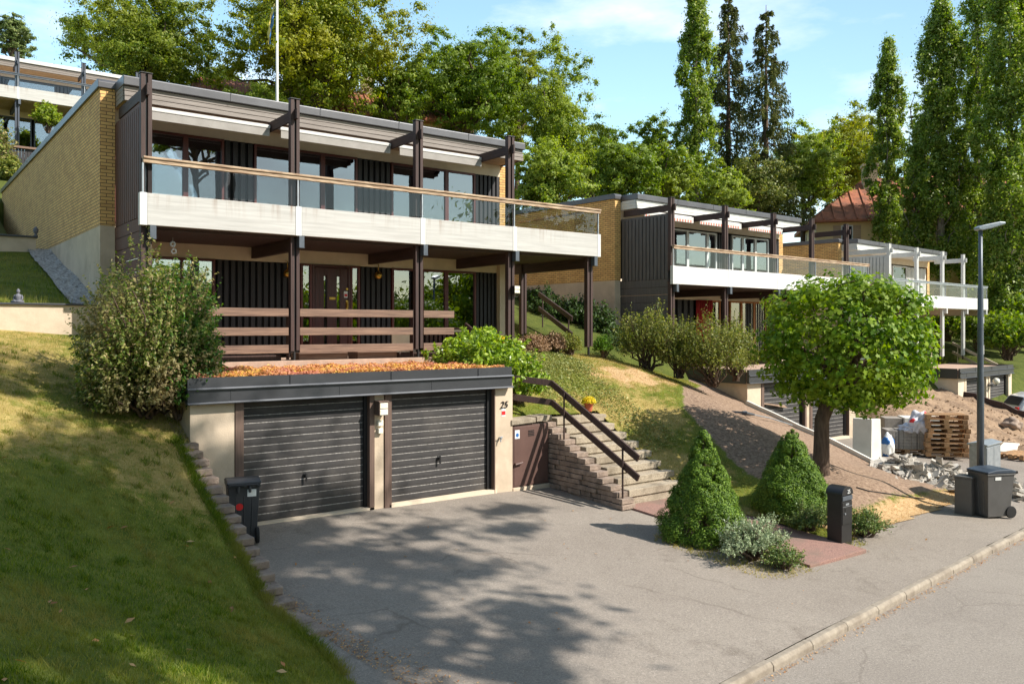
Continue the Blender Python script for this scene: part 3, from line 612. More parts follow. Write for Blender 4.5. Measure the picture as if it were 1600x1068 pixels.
def house(label, H, S, group='terraced hillside houses of one design'):
    h = thing('hillside_house', label, 'house', H['o'], H['r'], group)
    rz = S.get('rz', 0.0)
    # side walls
    mb = MB(); mb.box(-.38, -.072, 2.4, 20.4, 5.75, rz + 8.75); mb.build('brick_wall', 'brick_y', h)
    mb = MB(); mb.box(-.379, -.075, 2.39, 2.399, 5.75, rz + 8.75); mb.build('brick_end', 'brick_x', h)
    mb = MB(); mb.box(-.375, -.075, 2.405, 20.4, 0.6, 5.748); mb.build('plinth_wall', S['plinth'], h)
    mb = MB(); mb.prism([(y_, z_ + rz) for y_, z_ in ((2.33, 8.752), (20.5, 8.752), (20.5, 8.9), (2.40, 8.95), (2.33, 8.88))], 'x', -.43, -.05); mb.build('wall_capping', S['metal'], h, bevel=.01)
    mb = MB(); mb.box(10.62, 10.94, 2.6, 20.4, 5.75, rz + 8.36); mb.build('brick_wall', 'brick_y', h)
    mb = MB(); mb.box(10.625, 10.935, 2.585, 2.598, 5.75, rz + 8.36); mb.build('brick_end', 'brick_x', h)
    mb = MB(); mb.box(10.50, 10.93, 2.4, 20.4, 0.6, 5.50); mb.build('plinth_wall', S['plinth'], h)
    # roof with boarded fascia and metal edge
    mb = MB(); mb.box(-.05, 10.72, 1.66, 20.3, rz + 8.40, rz + 8.66); roof = mb.build('roof', S['soffit'], h)
    mb = MB()
    mb.m = 1; mb.box(-.05, 10.74, 1.645, 1.656, rz + 8.365, rz + 8.68); mb.m = 0
    for k in range(3): mb.box(-.055, 10.745, 1.575 + .02 * k, 1.643, rz + 8.36 + k * .11, rz + 8.36 + k * .11 + .092)
    for k in range(3): mb.box(-.075 , -.052, 1.656, 2.32, rz + 8.36 + k * .108, rz + 8.36 + k * .108 + .1)
    for k in range(3): mb.box(10.722, 10.745, 1.656, 20.3, rz + 8.36 + k * .108, rz + 8.36 + k * .108 + .1)
    mb.build('fascia', [S['fascia'], 'dark' if S['fascia'] == 'fascia' else S['fascia']], roof, bevel=.004)
    mb = MB(); mb.box(-.045, 10.6, 1.66, 2.6, rz + 8.36, rz + 8.398); mb.build('soffit', S['soffit'], roof)
    mb = MB(); mb.prism([(y_, z_ + rz) for y_, z_ in ((1.54, 8.685), (1.54, 8.87), (1.62, 8.9), (20.35, 8.9), (20.35, 8.685))], 'x', -.085, 10.79); mb.build('roof_edge', S['metal'], roof, bevel=.012)
    for k, sx in enumerate((2.2, 4.4, 6.6, 8.8)):
        mb = MB(); mb.box(sx - .012, sx + .012, 1.53, 1.56, rz + 8.69, rz + 8.872); mb.build('edge_seam', S['metal'], roof)
    # posts and beams
    tops = S.get('tops', [8.55] * 4 + [None])
    for i, x in enumerate(PX):
        if tops[i]:
            twin_post(h, x, 6.0, tops[i], S['post'], base=False)
            mb = MB(); mb.box(x - .022, x + .028, -.14, 1.58 if i else 2.3, rz + 8.1, rz + 8.33)
            mb.m = 0; mb.build('roof_beam', S['beam'], h, bevel=.006)
        if i < 4 or S.get('post5', True):
            twin_post(h, x, 2.98 if i < 4 else 2.95, 5.62, S['post'])
            mb = MB(); mb.box(x - .06, x + .06, .14, 2.58, 5.2, 5.498); mb.build('floor_beam', S['dbeam'], h, bevel=.006)
            mb = MB(); mb.box(x + .03, x + .145, -.165, .0, 5.27, 5.523); mb.box(x + .03, x + .155, -.17, .005, 5.262, 5.27); mb.build('beam_bracket', S['bracket'], h)
    twin_post(h, 11.95, 3.3, 5.5, S['post'], y=3.15)
    mb = MB(); mb.box(11.88, 12.0, .14, 3.6, 5.203, 5.494); mb.build('floor_beam', S['dbeam'], h)
    balcony(h, S, S.get('xe', 12.2))
    # timber side screen
    mb = MB(); n = 13
    for i in range(n):
        y0 = .14 + i * (2.22 / n); mb.box(-.078, -.03 - .012 * (i % 2), y0, y0 + 2.22 / n * .8, 5.72, rz + 7.93)
    mb.box(-.01, .01, .14, 2.36, 5.72, rz + 7.93); mb.box(-.06, .02, .13, 2.38, rz + 7.932, rz + 8.02)
    for k_ in range(9): mb.box(-.078, -.062, .13, 2.38, 5.45 - .27 * k_, 5.45 - .27 * k_ + .255)
    mb.build('side_screen', S['screen'], h)
    # facade bands
    mb = MB(); mb.box(-.07, 10.62, 2.56, 2.66, rz + 8.02, rz + 8.358); mb.box(-.07, 10.62, 2.62, 2.70, 5.502, 5.84); mb.build('facade_band', S['band'], h)
    mb = MB(); mb.box(-.07, 10.50, 2.55, 2.66, 5.14, 5.498); mb.build('facade_band', S['band'], h)
    # rooms behind the glass
    mb = MB()
    mb.box(-.06, 10.6, 6.4, 6.5, 5.75, rz + 8.36); mb.box(-.06, 10.6, 2.75, 6.4, 5.735, 5.752); mb.box(-.06, 10.6, 2.75, 6.4, rz + 8.362, rz + 8.399)
    mb.box(-.06, 10.48, 5.9, 6.0, 2.8, 5.5); mb.box(-.06, 10.48, 2.75, 5.9, 2.80, 2.82); mb.box(-.06, 10.48, 2.7, 5.9, 5.48, 5.5); mb.box(4.9, 5.0, 2.75, 6.4, 5.76, 8.36); mb.box(5.4, 5.5, 2.75, 5.9, 2.82, 5.48)
    mb.build('interior_wall', 'room', h)
    S['facade'](h, S)
    return h

def facade_main(h, S):
    T = 8.02; B = 5.85; U = lambda a, b: (xl(a), xl(b))
    segs = [(-.06, xl(289)), U(289, 349), U(396, 458), U(458, 503), U(503, 557), U(610, 656), U(656, 696.5), U(696.5, 741)]
    for a, b in segs: window(h, a, b, 2.58, B, T)
    for (a, b), n in (((349, 396), 4), ((557, 610), 6), ((741, 780), 6)): clad(h, xl(a), xl(b), 2.62, B - .1, T, n)
    # curtains and blinds behind the panes
    curtain(h, .1, xl(262), 2.95, 7.55, 8.0, folds=14, amp=.02); curtain(h, xl(298), xl(340), 2.95, 7.6, 8.0, folds=10, amp=.02)
    curtain(h, xl(398), xl(444), 2.95, 7.7, 8.0, folds=10, amp=.02); curtain(h, xl(531), xl(552), 2.9, 5.9, 7.95, folds=4)
    curtain(h, xl(612), xl(640), 2.95, 7.5, 8.0, folds=7, amp=.02); curtain(h, xl(706), xl(716), 2.9, 5.9, 7.95, folds=3)
    # awnings
    for a, b in ((.12, xl(417, 1.5)), (xl(435, 1.5), xl(605, 1.5)), (xl(620, 1.5), xl(747, 1.5))):
        mb = MB(); mb.prism([(1.36, 8.16), (1.42, 8.26), (1.58, 8.30), (1.58, 8.22)], 'x', a, b); aw = mb.build('awning', 'awning', h)
        mb = MB(); mb.box(a - .02, b + .02, 1.325, 1.385, 8.15, 8.225); mb.build('awning_bar', 'awnbar', aw, bevel=.012)
        mb = MB(); mb.box(a, b, 1.34, 1.346, 7.97, 8.15); mb.box(b + .0, b + .006, 1.34, 1.56, 8.02, 8.24); mb.build('valance', 'awning', aw)
    # soffit spots
    for x in (2.2, 5.0, 8.0):
        mb = MB(); mb.lathe([(.05, 8.28), (.05, 8.36)], x, 2.2, 12); mb.build('soffit_lamp', 'black', h)
    # lower storey
    T = 5.14; B = 2.84
    window(h, .05, xl(335), 2.58, 3.7, T, mull=(1.4,))
    mb = MB(); mb.box(.05, xl(335), 2.56, 2.62, 2.8, 3.69); mb.build('sill_panel', 'beige', h)
    clad(h, xl(337), xl(468), 2.62, B, T, 13)
    window(h, xl(468.5), xl(486), 2.58, B, T)
    window(h, xl(546), xl(561), 2.58, B, T)
    # entrance door
    x0, x1 = xl(486.3), xl(545.7)
    mb = MB(); mb.box(x0, x0 + .07, 2.53, 2.63, B, T); mb.box(x1 - .06, x1, 2.53, 2.63, B, T); mb.box(x0 + .07, x1 - .06, 2.533, 2.63, T - .07, T)
    g0, g1, g2, g3 = xl(505), xl(509.8), xl(525), xl(529.8)
    mb.box(x0 + .08, g0, 2.545, 2.60, B, T - .08); mb.box(g1, g2, 2.545, 2.60, B, T - .08); mb.box(g3, x1 - .07, 2.545, 2.60, B, T - .08)
    for a, b in ((g0, g1), (g2, g3)): mb.box(a, b, 2.548, 2.598, B, B + .12); mb.box(a, b, 2.548, 2.598, T - .3, T - .08)
    d = mb.build('entrance_door', 'door', h, bevel=.006)
    mb = MB(); mb.box(g0, g1, 2.572, 2.58, B + .12, T - .3); mb.box(g2, g3, 2.572, 2.58, B + .12, T - .3); mb.build('pane', 'pane', d)
    zz = lambda v: zat(v, onY(540, 20.14)[1])
    mb = MB(); a, b = xl(513), xl(522.5); mb.box(a, b, 2.53, 2.546, zz(468.5), zz(464.5)); mb.build('letter_slot', 'brass', d, bevel=.004)
    a = xl(540.5); mb = MB(); mb.tube([(a, 2.50, zz(480)), (a, 2.50, zz(471))], .016, 8); mb.box(a - .03, a + .03, 2.535, 2.546, zz(484), zz(469)); mb.tube([(a, 2.55, zz(472)), (a, 2.5, zz(472))], .012, 6); mb.tube([(a, 2.55, zz(480)), (a, 2.5, zz(480))], .012, 6); mb.build('handle', 'brass', d)
    mb = MB(); mb.lathe([(.035, 0), (.03, .02)], 0, 0, 12, rot(x=R(90), loc=(a, 2.545, zz(451.5)))); mb.build('lock', 'brass', d)
    mb = MB(); mb.box(a - .085, a + .02, 2.536, 2.546, zz(465), zz(455)); mb.m = 1; mb.box(a - .075, a + .01, 2.533, 2.5355, zz(463), zz(459)); mb.build('door_sticker', ['sticker', 'red'], d)
    clad(h, xl(561.5), xl(610.5), 2.62, B, T, 6)
    window(h, xl(611), xl(658), 2.58, 3.45, T); window(h, xl(658), xl(696), 2.58, 3.45, T); window(h, xl(696), xl(742), 2.58, 3.45, T)
    mb = MB(); mb.box(xl(611), xl(742), 2.50, 2.62, 3.38, 3.447); mb.box(xl(611), xl(648), 2.54, 2.60, 2.8, 3.37); mb.build('sill_panel', 'beige', h)
    mb = MB(); bump_pan(mb, xl(648), xl(742), 2.6, 2.8, 3.37, 14); mb.build('sill_cladding', ['door', 'dark'], h)
    clad(h, xl(742), xl(778), 2.62, B - .3, T, 6)
    curtain(h, xl(709), xl(731), 2.95, 3.5, 5.1, folds=6); curtain(h, xl(613), xl(621), 2.9, 3.5, 5.1, folds=3)
    # globe lamps beside the door, lamp on the fourth post
    for u, v in ((449, 427), (591, 430)):
        x = xl(u, 2.45); z = zat(v, onY(u, 20.05)[1])
        mb = MB(); mb.lathe([(.02, z - .1), (.085, z - .07), (.105, z), (.085, z + .06), (.03, z + .1), (.02, z + .13)], x, 2.44, 14); mb.tube([(x, 2.44, z + .12), (x, 2.44, z + .3), (x, 2.56, z + .32)], .012, 6); mb.build('globe_lamp', 'brass', h, smooth=True)
    x = PX[3] + .05; z = zat(453, 22.1); mb = MB(); mb.box(x - .07, x + .12, -.16, -.02, z - .1, z + .11); mb.m = 1
    for k in range(2): mb.box(x - .06, x + .11, -.175, -.161, z - .085 + k * .1, z + k * .1); 
    mb.build('wall_lamp', ['black', 'opal'], h, bevel=.006)
    # slat fence of the terrace
    xr = onY(707, 17.7)[0] - 4.26
    for z0, z1 in ((3.75, 3.925), (3.335, 3.505), (2.945, 3.125)):
        for a, b in ((-.1, 2.96), (3.22, 6.12), (6.42, xr)):
            mb = MB(); mb.box(a, b, .02, .065, z0, z1); mb.build('fence_slat', 'slatx', h, bevel=.006)
    for x in (2.98, 6.14): 
        mb = MB(); mb.box(x - .01, x + .0, .03, .2, 2.8, 3.95); mb.build('fence_bracket', 'post', h)
    # base timbers on the terrace edge
    for a, b in ((3.3, 4.5), (4.75, 5.8)):
        mb = MB(); mb.box(a, b, .25, .75, 2.765, 2.93); mb.build('doorstep', 'slatx', h, bevel=.008)
    mb = MB(); mb.box(.1, 2.9, .3, .5, 2.765, 2.9); mb.box(5.9, 8, .3, .5, 2.765, 2.9); mb.build('edge_timber', 'post', h)
    # chime rings hanging by the left lower window
    for v in (381.5, 392.5):
        p = onY(270 + (1.5 if v > 385 else 0), 18.0); z = zat(v, p[1]); x = p[0] - 4.26
        mb = MB(); pts = [(x + .045 * math.cos(a), .4, z + .045 * math.sin(a)) for a in np.linspace(0, 2 * math.pi, 15)]
        mb.tube(pts, .018, 6); mb.tube([(x, .4, z + .05), (x, .4, z + .14)], .003, 4); mb.build('hanging_ring', 'white', h)

def facade_white(h, S):
    T = 7.95 + S.get('rz', 0.0); B = 5.85
    fr = S['frame']
    for a, b in S['wins']: window(h, a, b, 2.58, B, T, fr, .07)
    for a, b, n in S['clads']: clad(h, a, b, 2.62, B - .1, T, n, S['cladm'])
    for a, b in S.get('awn', ()):
        mb = MB(); mb.prism([(1.4, 8.2), (1.46, 8.28), (1.6, 8.3), (1.6, 8.2)], 'x', a, b); aw = mb.build('awning', 'awnbar', h)
        mb = MB(); mb.box(a, b, 1.36, 1.372, 8.02, 8.24); n = int((b - a) / .16)
        mb.m = 1
        for k in range(n): mb.box(a + .04 + k * .16, a + .11 + k * .16, 1.354, 1.3595, 8.03, 8.12)
        mb.build('valance', ['awnbar', 'redbar'], aw)
    T = 5.14; B = 2.84
    for a, b in S['lwins']: window(h, a, b, 2.58, B, T, S['lframe'], .07)
    for a, b, n in S['lclads']: clad(h, a, b, 2.62, B, T, n)
    for a, b, m in S.get('curt', ()): curtain(h, a, b, 2.5 if m == 'redcloth' else 2.95, B, T, m, 6)

base = dict(under='post', parapet='concrete', joint='white', rg='railglass', rail='rail', stanch='steel', plinth='plaster', metal='metal', soffit='soffit', fascia='fascia',
            post='post', beam='posty', dbeam='posty', bracket='steel_dark', screen='screen', band='beige', joints=PX[1:4], facade=facade_main)
house('two storey hillside house with dark posts and glass balcony above the double garage numbered 25', H1, base)
def x2(*us):
    out = []
    for u in us:
        t = (u - UC) / FPX; d = Vector((SF + t * CF, CF - t * SF)); o_ = wpt(H2, 0, 2.6); ux = Vector((math.cos(H2['r']), math.sin(H2['r'])))
        n_ = Vector((-ux.y, ux.x)); dd = (o_.xy @ n_) / (d @ n_); out.append((d * dd - o_.xy) @ ux)
    return tuple(out)
S2 = dict(base, parapet='white', rg='clearglass', soffit='white', fascia='white', screen='greywood', facade=facade_white, frame='white', cladm='clad', lframe='orangewood', tops=[8.55] * 5,
          xe=13.6, joints=PX[1:5], wins=[x2(1050, 1073), x2(1073, 1104), x2(1104, 1118), x2(1142, 1159), x2(1159, 1179), x2(1179, 1199)], clads=[x2(1118, 1142) + (7,), x2(1199, 1216) + (6,)], awn=[(.1, 2.9), (3.3, 6.0), (6.5, 9.0)],
          lwins=[x2(1139, 1157), x2(1157, 1177), x2(1177, 1195), x2(1110, 1124)], lclads=[(-.05, x2(1084, 1085)[0], 12), (8, 10.4, 14)], curt=[x2(1085, 1110) + ('redcloth',)])
house('yellow brick hillside house with white fascia, grey board screen and red curtain below', H2, S2)
S3 = dict(base, parapet='white', rg='clearglass', soffit='white', fascia='white', screen='white', facade=facade_white, frame='white', cladm='white', lframe='white', post='white', beam='white', dbeam='plaster', bracket='white',
          under='plaster', rail='steel', wins=[(.3, 1.3), (3.0, 4.6), (6.0, 7.8)], clads=[(1.4, 2.9, 10), (4.7, 5.9, 8), (7.9, 10.4, 14)], lwins=[(2, 4)], lclads=[(4.5, 9, 20)])
house('hillside house with white posts, white boarding and white balcony beside the poplars', H3, S3)
S4 = dict(base, parapet='concrete', joint='white', rg='clearglass', soffit='beige', fascia='fascia', facade=facade_white, frame='bluegrey', cladm='bluegrey', lframe='bluegrey', post='bluegrey', beam='bluegrey', dbeam='bluegrey', under='soffit', rail='steel_dark',
          metal='white', rz=-.72, tops=[8.05] * 4 + [None], wins=[(.0, 1.2), (1.3, 2.6), (2.7, 5.3), (5.9, 7.1), (7.2, 9.0)], clads=[(5.3, 5.9, 3), (9, 10.4, 8)], lwins=[(2.2, 4.1), (4.2, 6.2), (6.3, 8.0)], lclads=[(0, 2.0, 12), (8.1, 10.4, 14)])
house('hillside house with blue grey frames and long glass front high behind the brick wall', H4, S4)

# ================================================================== garages
def garage(label, H, S, number=True):
    h = thing('double_garage', label, 'garage', H['o'], H['r'], 'double garages below the houses')
    Y0 = -3.1; YD = -2.94
    xg = lambda u, Y=14.66: onY(u, Y)[0] - 4.26
    D1 = (xg(376), xg(567)); D2 = (xg(605.5), xg(758.8)); XR = xg(801, 14.5)
    mb = MB(); mb.box(-.06, D1[0] - .16, Y0, -.5, -.8, 2.3); mb.build('pier', S['wall'], h, bevel=.008)
    mb = MB(); mb.box(xg(585, 14.5), xg(600.5, 14.5), Y0 + .01, -2.6, -.8, 2.3); mb.build('pier', S['wall'], h, bevel=.008)
    mb = MB(); mb.box(xg(772, 14.5), XR, Y0, -.5, -.8, 2.3); mb.build('pier', S['wall'], h, bevel=.008)
    mb = MB(); mb.box(D1[0] - .16, xg(772, 14.5), -.6, -.5, -.8, 2.3); mb.build('back_wall', S['wall'], h)
    for a0, a1 in ((D1[0] - .155, D1[0] - .005), (xg(577, 14.5), xg(584.7, 14.5)), (xg(600.8, 14.5), D2[0] - .003), (D2[1] + .13, xg(771.7, 14.5))):
        mb = MB(); mb.box(a0, a1, Y0 - .02, YD + .1, -.05, 2.25); mb.build('door_jamb', S['trim'], h, bevel=.005)
    for a, b, hx in ((D1[0], D1[1] + .12, xg(476)), (D2[0], D2[1] + .12, xg(684.5))):
        mb = MB(); n = 16; zt = 2.22; p = (zt - .03) / n
        for k in range(n):
            z0 = .03 + k * p
            mb.m = 0; mb.prism([(YD + .02, z0), (YD - .010, z0 + .006), (YD - .013, z0 + p * .4), (YD - .010, z0 + p - .014), (YD + .02, z0 + p - .010)], 'x', a, b)
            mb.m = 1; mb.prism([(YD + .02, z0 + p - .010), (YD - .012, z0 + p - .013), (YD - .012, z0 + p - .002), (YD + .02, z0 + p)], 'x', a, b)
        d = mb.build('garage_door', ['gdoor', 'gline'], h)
        mb = MB(); mb.box(b - .125, b + .02, YD - .07, YD + .01, .0, 2.25); mb.build('door_reveal', 'black', h)
        z = .78 if a < 1 else .82
        mb = MB(); mb.lathe([(.045, 0), (.045, .015), (.02, .02), (.02, .06)], 0, 0, 12, rot(x=R(90), loc=(hx, YD - .02, z))); mb.box(hx - .018, hx + .018, YD - .09, YD - .07, z - .11, z + .05); mb.build('handle', 'black', d, bevel=.004)
        mb = MB(); mb.box(a - .05, b + .05, -3.12, YD + .3, -.3, .028); mb.build('threshold', 'beige', h)
    # roof slab and stepped metal fascia
    F0 = -3.25; XL = -.13; XE = xg(801.5, 14.35)
    mb = MB(); mb.box(XL + .04, XE - .04, F0 + .14, .0, 2.3, 2.58); roof = mb.build('garage_roof', S['roof'], h)
    prof = [(F0 + .1, 2.215), (F0 + .1, 2.225), (F0 + .03, 2.235), (F0 + .03, 2.455), (F0 + .04, 2.46), (F0 + .04, 2.655), (F0 + .12, 2.655), (F0 + .12, 2.215)]
    mb = MB(); mb.prism(prof, 'x', XL, XE)
    mb.prism([(F0 + .16, 2.2), (F0 + .16, 2.655), (-.1, 2.655), (-.1, 2.2)], 'x', XE - .03, XE); mb.prism([(F0 + .16, 2.2), (F0 + .16, 2.655), (-.1, 2.655), (-.1, 2.2)], 'x', XL, XL + .03)
    mb.build('metal_fascia', S['fmetal'], roof)
    for z0 in (2.215, 2.458):
        mb = MB(); mb.prism([(F0 + .1, z0 + .012), (F0 - .012, z0 - .008), (F0 - .018, z0 + .006), (F0 - .008, z0 + .024), (F0 + .06, z0 + .03)], 'x', XL - .01, XE + .012); mb.build('drip_edge', S['lip'], roof)
    for z0, z1, us in ((2.24, 2.45, (362, 532, 676)), (2.48, 2.654, (455, 613, 749))):
        for u in us:
            x = xg(u, 14.35); mb = MB(); mb.box(x - .006, x + .006, F0 + .024, F0 + .034, z0, z1); mb.build('fascia_seam', S['fmetal'], roof)
    if number:
        x = xg(592, 14.5); dep = onY(592, 14.45)[1]; z = zat(639, dep)
        mb = MB(); mb.box(x - .1, x + .1, Y0 - .2, Y0 - .01, z - .11, z + .14); mb.box(x - .11, x + .11, Y0 - .22, Y0, z + .14, z + .17)
        mb.m = 1; mb.box(x - .085, x + .085, Y0 - .212, Y0 - .2005, z - .10, z + .01); mb.box(x - .085, x + .085, Y0 - .212, Y0 - .2005, z + .025, z + .13)
        mb.build('wall_lamp', ['trim', 'opal'], h, bevel=.005)
        for v, s_ in ((661, .055), (673, .05)):
            z = zat(v, dep); xx = x + .01; mb = MB(); mb.box(xx - s_, xx + s_, Y0 - .07, Y0 + .008, z - s_, z + s_); mb.build('switch_box', 'opal', h, bevel=.01)
        x = xg(786.5, 14.5); dep = onY(786, 14.5)[1]
        lettering('house_number', '25', .21, .005, 'black', h, (x, Y0 - .02, zat(637, dep)), .25, 0)
        z0, z1 = zat(650, dep), zat(637.5, dep); mb = MB(); mb.box(x - .055, x + .055, Y0 - .006, Y0, z0, z1); mb.m = 1; mb.box(x - .05, x + .05, Y0 - .008, Y0 - .0065, z0 + .03, z0 + .115)
        mb.build('wall_sticker', ['sticker', 'red'], h)
        x = xg(780, 14.5); z = zat(683, dep); mb = MB(); mb.tube([(x, Y0 + .02, z), (x, Y0 - .09, z)], .022, 10); mb.tube([(x, Y0 - .06, z + .03), (x - .02, Y0 - .08, z - .08)], .014, 8); mb.box(x - .05, x + .05, Y0 - .085, Y0 - .07, z + .02, z + .035); mb.build('water_tap', 'steel', h, bevel=.003)
    return h
gb = dict(wall='plaster', trim='trim', roof='terrace', fmetal='metal_dark', lip='lip')
garage('double garage with black ribbed doors, number 25 and flowering roof', H1, gb)
garage('double garage with grey ribbed doors behind the round maple', H2, dict(gb, lip='metal_dark'), False)
garage('cream double garage behind the lamp post by the dirt bank', H3, dict(gb, wall='beige', trim='beige', lip='metal_dark'), False)
# ================================================================== walls, stairs, rails
def stones(mb, pts_fn, rng):
    pass
def stacked_wall(name, label, x0, x1, ytop, zfun, zmin, yback, lmin=.26, lmax=.42, ch=.112, seed=1, jut=.03, shift=lambda y: 0):
    """dry stone courses along y; each course starts where the slope reaches its height"""
    rg = random.Random(seed); mb = MB(); z = zmin; k = 0
    zmax = zfun(yback)
    while z < zmax - .03:
        ys_ = np.linspace(ytop, yback, 200); zz = np.array([zfun(y) for y in ys_]); i = int(np.argmax(zz >= z + ch * .7)); y = ys_[i] - .05 + rg.uniform(-.03, .03)
        if zz[i] < z + ch * .7: break
        while y < yback - .05:
            l = min(rg.uniform(lmin, lmax), yback - y)
            sh = shift(y); a, b = x0 + sh + rg.uniform(-jut, jut), x1 + sh + rg.uniform(-jut, jut)
            T = rot(z=rg.uniform(-.03, .03), x=rg.uniform(-.02, .02), loc=((a + b) / 2, y + l / 2, z + ch / 2))
            mb.box(-(b - a) / 2, (b - a) / 2, -l / 2 + .004, l / 2 - .004, -ch / 2 + .003, ch / 2 - rg.uniform(.002, .012), T); y += l
        z += ch; k += 1
    o = mb.build(name, 'stonewall', bevel=.010); return tag(o, label, 'stone wall')
stacked_wall('stone_wall', 'stepped dry stone wall holding the lawn beside the dark bin', 4.12, 4.42, 9.6, lambda y: float(EDGE(y)) + .06, -.55, 14.55, seed=4, lmin=.3, lmax=.42, shift=lambda y: float(np.interp(y, [9, 13], [.04, -.10])))
stacked_wall('stone_wall', 'stepped brown stone wall under the stair handrail', 12.10, 12.42, 12.2, lambda y: np.interp(y, [12.2, 12.5, 14.3, 14.8], [-.02, .16, 1.12, 1.38]), -.22, 14.78, seed=9)
# main garden stair
st = thing('garden_stair', 'stair of rough aggregate concrete steps climbing from red path to terrace', 'stair', (12.4, 12.35, 0))
for k in range(8):
    y = k * .345; z = -.06 + k * .183; x0, x1 = .06 + k * .012, 1.80 + (.04 if k % 2 else -.02) - (0.12 if k > 4 else 0)
    mb = MB(); mb.box(x0, x1, y, y + .5, z + .03, z + .183); mb.box(x0 + .02, x1 - .02, y + .035, y + .5, z - .05 - (.2 if k == 0 else 0), z + .029)
    mb.build('step', 'step', st, bevel=.014)
for (x0, x1, y0, z) in ((-.35, 1.0, 3.2, 1.66), (-.6, .75, 3.9, 1.92), (-.9, .5, 4.45, 2.2), (-1.1, .3, 4.95, 2.48)):
    mb = MB(); mb.box(x0, x1, y0, y0 + .75, z - .30, z, rot(z=.08)); mb.build('step', 'step', st, bevel=.016)
mb = MB(); mb.box(-.1, 1.7, 2.70, 3.9, 1.12, 1.375); mb.build('landing', 'step', st, bevel=.014)
hr = thing('stair_handrail', 'brown two-plank handrail on thin posts beside the concrete stair', 'handrail', (12.22, 12.3, 0))
def along(pts, w, h): 
    mb = MB()
    for a, b in zip(pts[:-1], pts[1:]): mb.bar(a, b, w, h)
    return mb
along([(.03, -.42, .86), (.03, 2.32, 2.24), (-.95, 3.0, 2.40)], .045, .145).build('rail_plank', 'post', hr, bevel=.006)
along([(.03, -.42, .46), (.03, 2.30, 1.80), (-1.0, 3.0, 1.98)], .045, .145).build('rail_plank', 'post', hr, bevel=.006)
for y, z0, z1 in ((-.02, -.15, 1.04), (1.82, .95, 2.05)):
    mb = MB(); mb.tube([(-.02, y, z0), (-.02, y, z1)], .02, 8); mb.build('post', 'post', hr)
def handrail(label, A, B, drop, gh, pts):
    t = thing('garden_handrail', label, 'handrail', A); A = Vector(A); d = Vector(B) - A
    for k in range(2):
        mb = MB(); mb.bar((0, 0, -k * drop), d + Vector((0, 0, -k * drop)), .05, .15); mb.build('rail_plank', pts, t, bevel=.006)
    for f in (.12, .9):
        p = d * f; mb = MB(); mb.tube([(p.x, p.y, p.z + .05), (p.x, p.y, p.z - gh)], .022, 8); mb.build('post', pts, t)
handrail('brown plank handrail on the slope between the two brick houses', at(842, 459, 27.5), at(894, 498, 25.2), .48, 1.0, 'post')
handrail('pale green handrail under the white balcony', at(1488, 536, 47.5), at(1562, 572, 44), .5, 1.0, 'beige')
handrail('short dark handrail end above the bright green shrub', at(727, 508, 21.5), at(741, 520, 21.0), .3, .8, 'post')
# low storage door between garage and stair
sd = thing('storage_cupboard', 'low brown metal door under stone caps between garage and stair', 'cupboard', (11.05, 14.53, -.03)); sd.scale = (.93, 1, 1)
mb = MB(); mb.box(.0, 1.12, .03, .4, -.1, 1.40); mb.build('surround', 'stonewall', sd)
mb = MB(); mb.box(.02, 1.10, -.012, .02, .04, 1.385); mb.box(.05, 1.07, -.022, -.012, .07, 1.355); d = mb.build('door', 'brownmetal', sd, bevel=.004)
mb = MB()
for k in range(4): mb.box(.47, .65, -.032, -.020, 1.14 + k * .035, 1.155 + k * .035)
mb.build('vent', 'black', d)
mb = MB(); mb.tube([(.07, -.02, .56), (.07, -.07, .56)], .02, 8); mb.tube([(.05, -.07, .545), (.26, -.075, .575)], .022, 8); mb.build('handle', 'brownmetal', d)
mb = MB(); mb.box(.07, .21, -.026, -.0235, 1.10, 1.29); mb.m = 1; mb.lathe([(.045, 0), (.045, .003)], 0, 0, 14, rot(x=R(90), loc=(.14, -.026, 1.18))); mb.build('sticker', ['sticker', 'blue'], d)
mb = MB(); mb.box(-.01, .72, -.06, .35, 1.405, 1.52, rot(y=-.03)); mb.box(.74, 1.22, -.05, .35, 1.42, 1.54, rot(y=-.02)); mb.build('cap_stone', 'step', sd, bevel=.015)
mb = MB(); mb.box(-.0, 1.12, -.05, .4, -.12, .03); mb.build('plinth', 'plaster', sd, bevel=.01)
# garden walls on the left
mb = MB(); mb.box(-14, 3.66, 19.02, 19.2, 2.9, 3.955); w = mb.build('garden_wall', 'plaster'); tag(w, 'low plastered garden wall with dark capping below the upper lawn', 'wall')
mb = MB(); mb.box(-14, 3.7, 18.97, 19.25, 3.957, 3.995); mb.build('capping', 'metal_dark', w, bevel=.006)
mb = MB(); mb.box(-14, 3.5, 26.4, 26.6, 5.0, 5.99); w = mb.build('garden_wall', 'plaster'); tag(w, 'low plastered wall behind the upper lawn against the brick wall', 'wall')
mb = MB(); mb.box(-14, 3.54, 26.34, 26.65, 5.992, 6.04); mb.build('capping', 'metal_dark', w, bevel=.006)
mb = MB(); mb.box(-2.3, .95, 20.1, 20.6, 3.95, 4.22); mb.box(-2.34, .99, 20.06, 20.64, 4.22, 4.26); o = mb.build('planter_box', 'post', bevel=.01); tag(o, 'dark low planter box in the grass behind the seated statue', 'planter')
